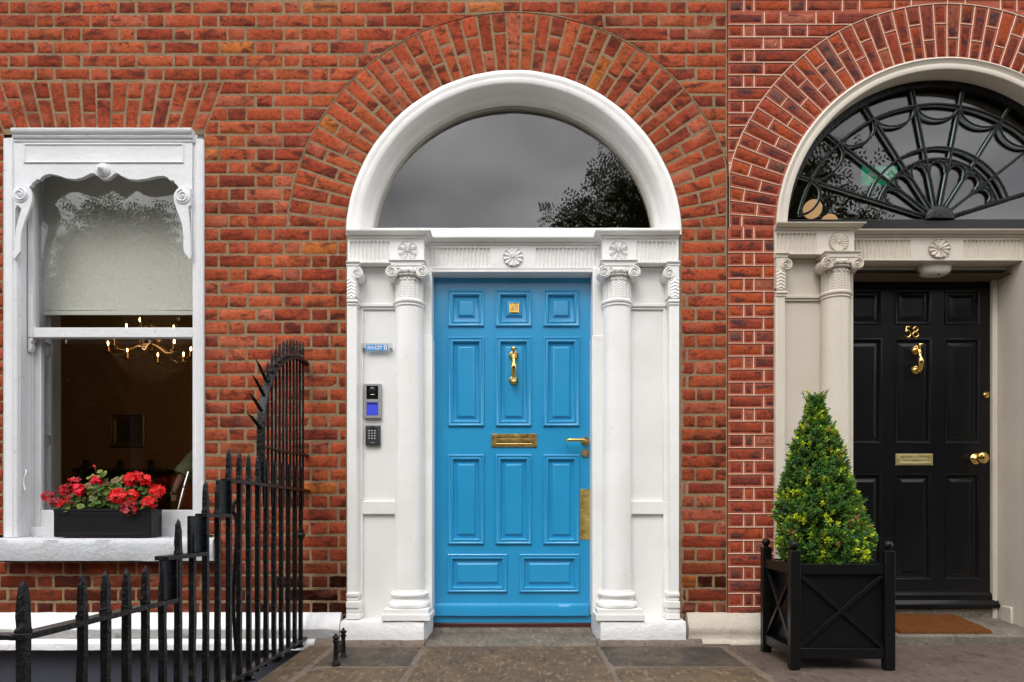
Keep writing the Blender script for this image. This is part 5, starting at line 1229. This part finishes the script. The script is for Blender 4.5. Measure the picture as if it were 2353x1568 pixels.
for gi, hx_, hz_, hr, kind in heads:
    if hx_ == 705: gi = 0
    m = MB(); m.col = []; R_ = hr*1.12*.1392*3.93/F; c = Vector((GX(hx_), -.035 + (.03 if kind == 'dk' else 0)*rnd.random() - (.03 if hz_ > 620 else 0) - (.02 if hz_ > 800 else 0), GZz(hz_)))
    nf = max(3, int(34*(R_/.045)**2)) if R_ > .01 else 2
    for k in range(nf):
        v = Vector((rnd.gauss(0, 1), rnd.gauss(-.5, 1), rnd.gauss(.2, .9))).normalized(); p = c + Vector((v.x*R_*.85, v.y*R_*.6, v.z*R_*.75)); cc = rnd.choice(cols[kind]); fs = rnd.uniform(.011, .0165)*(1.08 if kind not in ('dk',) else 1.0)
        if R_ < .01: fs = .005
        n_ = (v + Vector((rnd.uniform(-.4, .4), rnd.uniform(-.5, .2), rnd.uniform(-.3, .4)))).normalized(); t0 = n_.orthogonal().normalized(); crm = kind == 'dk' or (kind == 'mx' and rnd.random() < .5)
        for q in range(5 if rnd.random() < .7 else 8):
            t = Matrix.Rotation(q*2*pi/5 + rnd.uniform(-.2, .2), 3, n_) @ t0; w = n_.cross(t); cup = rnd.uniform(.1, .6) if not crm else rnd.uniform(-.4, 1.2); L_ = fs*rnd.uniform(.85, 1.15); wd = L_*(.66 if not crm else .46)
            P = [p, p+t*L_*.45+w*wd*.42+n_*L_*cup*.3, p+t*L_*.85+w*wd*.5+n_*L_*cup*.55, p+t*L_*1.02+n_*L_*cup*.5, p+t*L_*.85-w*wd*.5+n_*L_*cup*.55, p+t*L_*.45-w*wd*.42+n_*L_*cup*.3]
            sh = rnd.uniform(.75, 1.2); m.add(P, [(0, 1, 2, 3), (0, 3, 4, 5)]); m.col += [tuple(min(1, a_*sh) for a_ in cc)]*6
    m.build('flower_head', M['petal'], G[gi], smooth=0)
    m = MB(); b_ = Vector((gx[gi] + (c.x-gx[gi])*.45, .0, bz1-.01)); m.tube(catmull([tuple(b_), tuple(b_.lerp(c, .5) + Vector((0, .01, .01))), tuple(c + Vector((0, .01, -R_*.3)))], 4), .0016, 6); m.build('flower_stem', M['stem'], G[gi])
def gleaf(mb, c, n_, r, kind):
    t0 = n_.orthogonal().normalized(); t1 = n_.cross(t0); K = 22; P = [c]; gap_ = rnd.uniform(0, 6.28); C = []
    cc = {'g': ((.06, .14, .025), (.10, .20, .035)), 'b': ((.14, .07, .04), (.22, .24, .06)), 'y': ((.11, .17, .03), (.30, .34, .06))}[kind]; s_ = rnd.uniform(.75, 1.25)
    C.append(tuple(q*s_*.8 for q in cc[0]))
    for ring, (f, hgt) in enumerate(((.55, .12), (1.0, .0))):
        for i in range(K):
            a = 2*pi*i/K; rr = r*f*(1 + (.09*sin(a*7) + .04*sin(a*14+1))*f - .35*math.exp(-((a-pi)/.22)**2)); 
            P.append(c + t0*rr*cos(a+gap_) + t1*rr*sin(a+gap_) + n_*r*(hgt*-1 + .13*f*sin(a*3.5+gap_) + .10*f)); C.append(tuple(q*s_*(1 if ring == 0 else .95) for q in (cc[0] if ring == 0 else cc[1])))
    fs = [(0, 1+i, 1+(i+1) % K) for i in range(K)] + [(1+i, 1+K+i, 1+K+(i+1) % K, 1+(i+1) % K) for i in range(K)]
    mb.add(P, fs); mb.col += C
leaves = [(0, 320, 890, 60, 'y'), (0, 390, 905, 55, 'g'), (0, 480, 870, 75, 'g'), (0, 520, 910, 55, 'y'), (0, 430, 680, 50, 'g'), (0, 545, 660, 60, 'g'), (0, 640, 740, 60, 'g'), (0, 600, 820, 55, 'g'), (0, 500, 780, 50, 'g'), (0, 770, 510, 75, 'b'), (0, 720, 730, 50, 'b'), (0, 710, 850, 55, 'y'), (0, 370, 800, 40, 'g'),
          (1, 860, 365, 68, 'y'), (1, 1030, 340, 95, 'y'), (1, 960, 270, 40, 'y'), (1, 1010, 285, 45, 'y'), (1, 820, 610, 60, 'y'), (1, 900, 700, 75, 'y'), (1, 930, 620, 60, 'b'), (1, 1120, 450, 80, 'b'), (1, 1270, 420, 70, 'b'), (1, 1350, 430, 60, 'y'), (1, 1200, 470, 60, 'y'), (1, 1040, 560, 60, 'g'), (1, 1130, 620, 60, 'y'), (1, 1070, 730, 55, 'b'), (1, 1170, 710, 60, 'b'), (1, 1220, 540, 55, 'y'), (1, 1320, 560, 60, 'g'), (1, 1150, 800, 60, 'g'), (1, 1240, 840, 70, 'g'), (1, 1010, 820, 70, 'g'), (1, 870, 820, 60, 'g'), (1, 1040, 640, 55, 'g'), (1, 980, 500, 50, 'g'), (1, 1090, 520, 55, 'y'), (1, 970, 780, 60, 'g'), (1, 1100, 570, 50, 'y'),
          (2, 1385, 370, 40, 'y'), (2, 1450, 520, 60, 'b'), (2, 1550, 540, 60, 'g'), (2, 1740, 600, 60, 'g'), (2, 1800, 670, 70, 'g'), (2, 1750, 700, 50, 'g'), (2, 1690, 560, 50, 'g'), (2, 1740, 780, 50, 'g'), (2, 1770, 870, 50, 'g'), (2, 1640, 800, 50, 'g'), (2, 1400, 840, 60, 'g'), (2, 1480, 780, 50, 'g'), (2, 1340, 860, 50, 'g')]
fm = [MB() for _ in range(3)]; sm = [MB() for _ in range(3)]
for x_ in fm: x_.col = []
for gi, x_, z_, r_, k_ in leaves:
    c = Vector((GX(x_), -.03 + rnd.uniform(-.015, .02) - (.025 if z_ > 840 else 0), GZz(z_))); n_ = Vector((rnd.uniform(-.5, .5), -.75, rnd.uniform(.2, 1.1))).normalized(); gleaf(fm[gi], c, n_, r_*.1392*3.93/F*1.0, k_)
    sm[gi].tube([(gx[gi]+(c.x-gx[gi])*.5, .01, bz1-.01), tuple(c)], .0011, 5)
for k in range(120):          # the foliage behind
    gi = rnd.choice((0, 1, 1, 1, 2)); x_ = {0: rnd.uniform(350, 760), 1: rnd.uniform(760, 1420), 2: rnd.uniform(1380, 1880)}[gi]; z_ = rnd.uniform({0: 700, 1: 500, 2: 560}[gi], 900)
    c = Vector((GX(x_), rnd.uniform(-.005, .05), GZz(z_))); n_ = Vector((rnd.uniform(-.7, .7), -.6, rnd.uniform(.0, 1.1))).normalized(); gleaf(fm[gi], c, n_, rnd.uniform(.010, .022), rnd.choice('gggyb'))
    sm[gi].tube([(c.x, .01, bz1-.015), tuple(c)], .0011, 5)
for i in range(3): fm[i].build('foliage', M['leaf'], G[i], smooth=60); sm[i].build('stalks', M['stem'], G[i])
m = MB(); m.box(bx0+.012, bx1-.012, by0+.012, by1-.012, bz1-.03, bz1-.012); m.build('soil', M['soil'], wb)
# fallen petals and dead leaves on sill and box
pm = MB(); pm.col = []; pm.add([(-.006, 0, 0), (0, -.003, .001), (.006, 0, .003), (0, .004, .001)], [(0, 1, 2, 3)]); pm.col += [(.20, .012, .02)]*4
p0 = pm.build('petal', M['petal'], None, smooth=0); spots = [(74, 1227, .0), (79, 1229, .01), (85, 1226, .0), (90, 1228, .01), (81, 1224, .02), (96, 1229, -.01), (70, 1230, .02), (132, 1237, -.08), (160, 1238, -.08), (188, 1238, -.082), (215, 1238, -.08), (255, 1238, -.08), (300, 1238, -.082), (330, 1239, -.08), (392, 1234, -.07), (404, 1233, -.08)]
for i, (px_, py_, y_) in enumerate(spots):
    o = p0 if i == 0 else p0.copy()
    if i: S.collection.objects.link(o)
    o.location = (PX(px_, y_), y_, .5885 if y_ > -.05 else .586); o.rotation_euler = (rnd.uniform(-.3, .3), rnd.uniform(-.3, .3), rnd.uniform(0, 6)); s_ = rnd.uniform(.7, 1.5); o.scale = (s_,)*3
    tag(o, 'small dry dark red petal lying on the white window sill', 'petal', 'fallen petals on the sill')

# ------------------------------------------------------------------ inside the front room
cx_, cy_, cz_ = PX(345, 2.55), 2.55, PZ(806, 2.55)
ch = thing('chandelier', (cx_, cy_, 3.79), 'brass chandelier with lit candle bulbs hanging in the front room', 'chandelier')
AN = metal('antique_brass', (.16, .10, .035), .3); bulbm = plain('warm_filament', (1, .6, .2), .5, emit=(1, .50, .13), es=70)
m = MB(); m.tube([(cx_, cy_, 3.79), (cx_, cy_, cz_+.10)], .006, 8); m.lathe(cx_, cy_, [(.001, cz_-.02), (.02, cz_-.005), (.028, cz_+.03), (.012, cz_+.07), (.02, cz_+.10), (.006, cz_+.13)], 16); m.lathe(cx_, cy_, [(.06, 3.79), (.06, 3.77), (.01, 3.74)], 16)
m.build('stem', AN, ch)
for tier, (n_, R_, dz_, ph) in enumerate(((8, .36, 0, .3), (4, .22, .19, .1))):
    for i in range(n_):
        a = ph + 2*pi*i/n_; d = Vector((cos(a), sin(a), 0)); o_ = Vector((cx_, cy_, cz_+dz_)); m = MB()
        P = catmull([tuple(o_+Vector((0, 0, .07))), tuple(o_+d*R_*.3+Vector((0, 0, .03))), tuple(o_+d*R_*.65+Vector((0, 0, -.045))), tuple(o_+d*R_*.95+Vector((0, 0, -.055))), tuple(o_+d*R_+Vector((0, 0, -.045)))], 5); m.tube(P, .0045, 8); arm = m.build('arm', AN, ch)
        e = o_+d*R_; m = MB(); m.lathe(e.x, e.y, [(.004, e.z-.05), (.034, e.z-.044), (.036, e.z-.040), (.010, e.z-.042), (.0115, e.z-.035), (.0115, e.z+.02), (.009, e.z+.022)], 14); m.build('candle_cup', AN, arm)
        m = MB(); m.lathe(e.x, e.y, [(.003, e.z+.028), (.0048, e.z+.035), (.0048, e.z+.052), (.003, e.z+.06)], 8); m.build('filament', bulbm, arm)
        m = MB(); m.lathe(e.x, e.y, [(.008, e.z+.022), (.015, e.z+.038), (.0155, e.z+.050), (.010, e.z+.068), (.003, e.z+.082)], 14); m.build('bulb', M['bulbglass'], arm)
ll = bpy.data.objects.new('bulb_light', bpy.data.lights.new('bulb_light', 'POINT')); S.collection.objects.link(ll); ll.parent = ch
ll.location = (0, 0, cz_+.05-3.79); ll.data.energy = 17; ll.data.color = (1, .62, .30); ll.data.shadow_soft_size = .34
yb_ = 5.045; rx = lambda p: PX(p, yb_-.03); rz = lambda p: PZ(p, yb_-.03)
pf = thing('picture', (rx(292), 5.04, rz(1028)), 'small framed picture hanging on the dark wall inside the front room', 'picture')
m = MB(); loops = [[(rx(253.5)+i, 5.045-h, rz(1028)+i), (rx(331.7)-i, 5.045-h, rz(1028)+i), (rx(331.7)-i, 5.045-h, rz(953)-i), (rx(253.5)+i, 5.045-h, rz(953)-i)] for i, h in ((0, 0), (0, .03), (.012, .04), (.02, .03), (.045, .03), (.05, .022), (.07, .015))]
m.loft(loops, cap0=False, cap1=False); m.build('frame', metal('dull_gold_frame', (.30, .24, .13), .4), pf, smooth=20)
m = MB(); m.box(rx(253.5)+.06, rx(331.7)-.06, 5.03, 5.035, rz(1028)+.06, rz(953)-.06); m.build('canvas', plain('dark_canvas', (.035, .015, .012), .6), pf)
sh_ = thing('mantel_shelf', (rx(288), 5.0, rz(1082)), 'dark mantel shelf along the back wall of the front room', 'shelf')
m = MB(); m.box(rx(190), rx(400), 4.80, 5.04, rz(1088), rz(1080)); m.build('shelf_board', plain('dark_wood', (.015, .01, .008), .5), sh_, bevel=.005)
m = MB(); m.box(rx(200), rx(390), 4.86, 5.04, 0, rz(1089)); m.build('mantel_surround', plain('dark_wood', (.012, .008, .007), .5), sh_)
dk = plain('dark_pot', (.03, .02, .016), .6)
pot = thing('potted_plant', (rx(210), 4.90, rz(1080)), 'dark pot plant at the left end of the mantel shelf', 'potted plant', 'three small plants on the mantel shelf')
m = MB(); m.lathe(0, 0, [(.03, 0), (.042, .07), (.045, .075), (.036, .072)], 14); o_ = m.build('pot', dk, None); o_.parent = pot
m = MB(); m.col = []
for k in range(46):
    a = rnd.uniform(0, 6.28); leafquad(m, Vector((0, 0, .07)), Vector((cos(a), sin(a), rnd.uniform(.3, 2.5))), Vector((0, 0, 1)), rnd.uniform(.05, .09), .014, (.012, .025, .01))
o_ = m.build('foliage', M['leaf'], None, smooth=0); o_.parent = pot
for p_ in (288, 359):
    c = pot.copy(); S.collection.objects.link(c); c['label'] = 'dark pot plant on the mantel shelf below the picture' if p_ == 288 else 'dark pot plant at the right end of the mantel shelf'; c.location = (rx(p_), 4.90, rz(1080))
    for ch_ in list(pot.children):
        d_ = ch_.copy(); S.collection.objects.link(d_); d_.parent = c
# seated person behind the window edge, and the tubular chair
sk = plain('skin', (.42, .22, .15), .5); jk = plain('olive_jacket', (.26, .28, .15), .9); tr_ = plain('dark_trousers', (.02, .02, .025), .9)
def skin(name, pts, edges, mat, parent, sub=2):
    me = bpy.data.meshes.new(name); me.from_pydata([p[:3] for p in pts], edges, []); me.materials.append(mat)
    o = bpy.data.objects.new(name, me); S.collection.objects.link(o); o.parent = parent
    if parent and parent.type == 'EMPTY': o.location = -Vector(parent.location)
    o.modifiers.new('skin', 'SKIN').use_smooth_shade = True; sv = me.skin_vertices[0].data if me.skin_vertices else None
    if sv is None:
        bm = bmesh.new(); bm.from_mesh(me); bm.verts.layers.skin.verify(); bm.to_mesh(me); bm.free(); sv = me.skin_vertices[0].data
    for i, p in enumerate(pts): sv[i].radius = (p[3], p[4] if len(p) > 4 else p[3])
    sv[0].use_root = True; s_ = o.modifiers.new('sub', 'SUBSURF'); s_.levels = s_.render_levels = sub; return o
pp = thing('person', (-2.02, 1.25, .55), 'person in an olive jacket sitting inside behind the right edge of the window', 'person')
ox, oy = -2.02, 1.22
body = [(ox, oy, .55, .13, .11), (ox, oy, .75, .14, .11), (ox-.01, oy, .97, .16, .11), (ox-.01, oy, 1.10, .10, .08), (ox-.02, oy-.01, 1.18, .05), (ox-.03, oy-.02, 1.24, .055), (ox-.04, oy-.03, 1.32, .085, .10), (ox-.04, oy-.03, 1.40, .07, .08),
        (ox-.20, oy-.02, 1.08, .058), (ox-.325, oy-.10, .93, .046), (ox-.372, oy-.14, .83, .030), (ox-.385, oy-.16, .775, .022), (ox-.388, oy-.17, .745, .026, .014),
        (ox+.20, oy-.02, 1.08, .058), (ox+.26, oy-.08, .85, .045), (ox+.12, oy-.28, .78, .032), (ox+.07, oy-.33, .775, .024),
        (ox-.10, oy-.05, .54, .085), (ox-.12, oy-.42, .55, .065), (ox-.12, oy-.42, .15, .045), (ox+.10, oy-.05, .54, .085), (ox+.12, oy-.42, .55, .065), (ox+.12, oy-.42, .15, .045)]
skin('body', body, [(0, 1), (1, 2), (2, 3), (3, 4), (4, 5), (5, 6), (6, 7), (2, 8), (8, 9), (9, 10), (10, 11), (11, 12), (2, 13), (13, 14), (14, 15), (15, 16), (0, 17), (17, 18), (18, 19), (0, 20), (20, 21), (21, 22)], sk, pp)
for k in range(5):
    a = (-.022+.011*k); L_ = (.035, .048, .052, .048, .038)[k]; b0 = Vector((ox-.388+a*.6, oy-.17+a*.5, .740))
    if k == 0: b0 = Vector((ox-.400, oy-.175, .765)); 
    skin('finger', [(*b0, .0075), (b0.x-.004, b0.y-.006, b0.z-L_*.5, .007), (b0.x+.002, b0.y-.012, b0.z-L_, .0055)], [(0, 1), (1, 2)], sk, pp, 1)
m = MB(); 
def sleeve(m, P, R_): m.tube(P, R_, 16)
sleeve(m, [(ox-.10, oy, 1.10), (ox-.20, oy-.02, 1.08), (ox-.27, oy-.065, 1.0), (ox-.33, oy-.105, .915), (ox-.345, oy-.118, .885)], [.075, .082, .080, .074, .072])
m.lathe(ox, oy, [(.14, .50), (.165, .55), (.165, .75), (.19, .95), (.17, 1.08), (.09, 1.15), (.055, 1.17)], 20)
sleeve(m, [(ox+.10, oy, 1.10), (ox+.20, oy-.02, 1.08), (ox+.27, oy-.08, .86)], [.075, .08, .06]); m.build('jacket', jk, pp)
m = MB(); m.tube([(ox-.10, oy, .54), (ox-.13, oy-.42, .55), (ox-.13, oy-.42, .12)], [.10, .08, .06], 14); m.tube([(ox+.10, oy, .54), (ox+.13, oy-.42, .55), (ox+.13, oy-.42, .12)], [.10, .08, .06], 14); m.build('trousers', tr_, pp)
m = MB(); m.sphere((ox-.04, oy, 1.40), .10, 18, 12, (1, 1, .9)); m.build('hair', tr_, pp)
pp.location.x -= .115; pp.location.z += .13
cr_ = thing('chair', (ox, oy, 0), 'chair with slanting steel tube legs inside the window beside the olive jacket', 'chair')
m = MB(); m.box(ox-.35, ox+.13, oy-.25, oy+.22, .50, .57); m.box(ox-.33, ox+.11, oy+.2, oy+.25, .571, 1.1); m.build('seat', tr_, cr_, bevel=.02)
m = MB(); q = lambda px_, py_, y_: (PX(px_, y_), y_, PZ(py_, y_)); m.tube([q(434, 1085, .95), q(424, 1118, .92), q(411, 1170, .88), q(404, 1215, .85)], .012, 10); m.sphere(q(424, 1119, .905), .011, 10, 8); m.tube([q(434, 1085, .95), (ox-.22, 1.2, .9)], .012, 8); m.build('frame', M['chrome'], cr_)
m = MB(); m.tube([(ox-.22, oy-.22, .42), (ox-.25, oy-.26, -.09)], .012, 8); m.tube([(ox+.22, oy-.22, .42), (ox+.25, oy-.26, -.09)], .012, 8); m.build('legs', M['chrome'], cr_)

# ------------------------------------------------------------------ inside hall 58
gy = 2.0; gx_ = PX(2022, gy); gz_ = PZ(403, gy)
es_ = thing('exit_sign', (gx_, gy, gz_), 'green running man exit sign hanging behind the spoked fanlight', 'sign')
GR = plain('exit_green', (.01, .22, .09), .4, emit=(.01, .30, .13), es=.3); PWH = plain('exit_white', (.5, .65, .55), .4, emit=(.4, .6, .5), es=.15)
m = MB(); m.box(gx_-.155, gx_+.155, gy, gy+.02, gz_-.08, gz_+.08); m.build('panel', GR, es_, bevel=.003)
m = MB()
for a, b in (((.03, .02), (.06, -.02)), ((.06, -.02), (.035, -.055)), ((.05, -.01), (.085, -.03)), ((.085, -.03), (.095, -.06)), ((.03, .02), (.005, -.005)), ((.035, .022), (.07, .02))): m.tube([(gx_+a[0], gy-.003, gz_+a[1]), (gx_+b[0], gy-.003, gz_+b[1])], .008, 6)
m.sphere((gx_+.03, gy-.003, gz_+.045), .013, 10, 6); m.prism([(gx_-.12, gz_), (gx_-.085, gz_+.035), (gx_-.085, gz_+.012), (gx_-.03, gz_+.012), (gx_-.03, gz_-.012), (gx_-.085, gz_-.012), (gx_-.085, gz_-.035)], gy-.004, gy-.001); m.build('pictogram', PWH, es_)
GLB = plain('opal_glass', (.9, .75, .5), .3, emit=(1, .60, .28), es=.33)
for k, (px_, py_, yy) in enumerate(((1867, 481, 3.0), (1905, 513, 3.4))):
    c_ = (PX(px_, yy), yy, PZ(py_, yy)); lp = thing('pendant_lamp', (c_[0], yy, 4.68), ('round opal pendant lamp glowing behind the left end of the spoked fanlight', 'second opal pendant lamp just showing above the cream cornice')[k], 'lamp')
    m = MB(); m.sphere(c_, .093, 24, 16); m.build('lamp_shade', GLB, lp); m = MB(); m.tube([(c_[0], yy, 4.69), (c_[0], yy, c_[2]+.09)], .006, 6); m.build('cord', dk, lp)

# ------------------------------------------------------------------ trees across the road (mirrored in the panes)
def tree_mesh(seed, H_=11.0, R_=4.2):
    r = random.Random(seed); m = MB(); m.col = []
    cl = []
    for k in range(58):
        a = r.uniform(0, 2*pi); el = r.uniform(-.5, 1.4); rr = r.uniform(.40, 1.0); cl.append((Vector((cos(a)*cos(el)*R_*rr, sin(a)*cos(el)*R_*rr, H_*.66 + sin(el)*R_*.85*rr)), r.uniform(.55, 1.3)))
    U = r.uniform
    for c, s_ in cl:
        for q in range(int(150*s_)):                          # little sprays of leaves on a twig
            v = c + Vector((r.gauss(0, .5), r.gauss(0, .5), r.gauss(0, .36)))*s_; tw = Vector((U(-1, 1), U(-1, 1), U(-.7, .4))).normalized(); g = U(.6, 1.3); col = (.036*g, .060*g, .012*g)
            sd = tw.orthogonal().normalized()
            for e in range(9):
                p = v + tw*(.05*e); d = (sd*(1 if e % 2 else -1) + tw*.5 + Vector((U(-.3, .3), U(-.3, .3), U(-.3, .3)))).normalized(); w = d.cross(tw).cross(d).normalized()*.026; L_ = U(.09, .15)
                m.add([p, p+d*L_*.5+w, p+d*L_, p+d*L_*.5-w], [(0, 1, 2, 3)]); m.col += [col]*4
    t = MB(); t.tube([(0, 0, 0), (.1, 0, H_*.25), (0, .1, H_*.55), (.1, .1, H_*.85)], [.32, .24, .16, .04], 12)
    for c, s_ in cl[:18]: t.tube([(0, 0, H_*.35), tuple(c*.5+Vector((0, 0, H_*.2))), tuple(c)], [.10, .06, .02], 6)
    return m, t
labels = ['broad leafy tree across the road mirrored in the fanlight over the blue door', 'tall leafy tree across the road mirrored in the upper window sash', 'leafy tree across the road opposite the black door', 'leafy park tree at the far left across the road']
protos = []
for sd in (11, 23):
    a, b = tree_mesh(sd); ca = a.build('crown', M['leaf'], None, smooth=0); tb = b.build('trunk', M['bark'], None); protos.append((ca, tb))
labels = ['broad leafy tree across the road mirrored at the right of the big fanlight', 'tall leafy tree across the road mirrored in the upper window sash', 'leafy tree across the road opposite the black door', 'leafy park tree at the far left across the road', 'shorter leafy tree across the road facing the brick wall beside the window', 'low leafy tree straight across the road from the blue door', 'leafy park tree at the far right across the road']
for k, (x, y, sc_, pr_, rz_) in enumerate(((5.9, -17.5, 1.10, 0, .3), (-12.4, -18, .98, 1, 1.0), (13.6, -19, .90, 1, 2.2), (-20.5, -20, .95, 0, 4.0), (-5.4, -18.5, .86, 0, 2.5), (-.6, -20, .78, 1, 5.0), (22, -20, 1.0, 0, 5.2))):
    t = thing('park_tree', (x, y, -.02), labels[k], 'tree', 'park trees across the road'); t.scale = (sc_,)*3; t.rotation_euler = (0, 0, rz_)
    for o in protos[pr_]:
        if o.parent: o = o.copy(); S.collection.objects.link(o)
        o.parent = t
m = MB(); m.col = []; r = random.Random(5)                   # the dense undergrowth and far trees of the park, one mass
m.grid(lambda a, b: (-55+110*a, -28.5 + 1.2*noise.noise(Vector((a*60, b*6, 1))), b*(10.2 + 1.3*noise.noise(Vector((a*26, 3, 0))))), 220, 16); m.col += [(.022, .036, .011)]*(221*17)
for k in range(30000):
    x = r.uniform(-45, 45); y = r.uniform(-27, -20.5); top = 8.6 + 1.6*noise.noise(Vector((x*.22, 3, 0))) - max(0, -22.5-y)*-.35; z = r.uniform(0, 1)**.8*top
    d = Vector((r.uniform(-1, 1), r.uniform(-.6, .6), r.uniform(-.8, .5))); g = r.uniform(.6, 1.2)
    leafquad(m, Vector((x, y, z)), d, Vector((0, 0, 1)), r.uniform(.5, .9), .38, (.040*g, .066*g, .016*g))
tag(m.build('woodland', M['leaf'], None, smooth=0), kind='stuff')
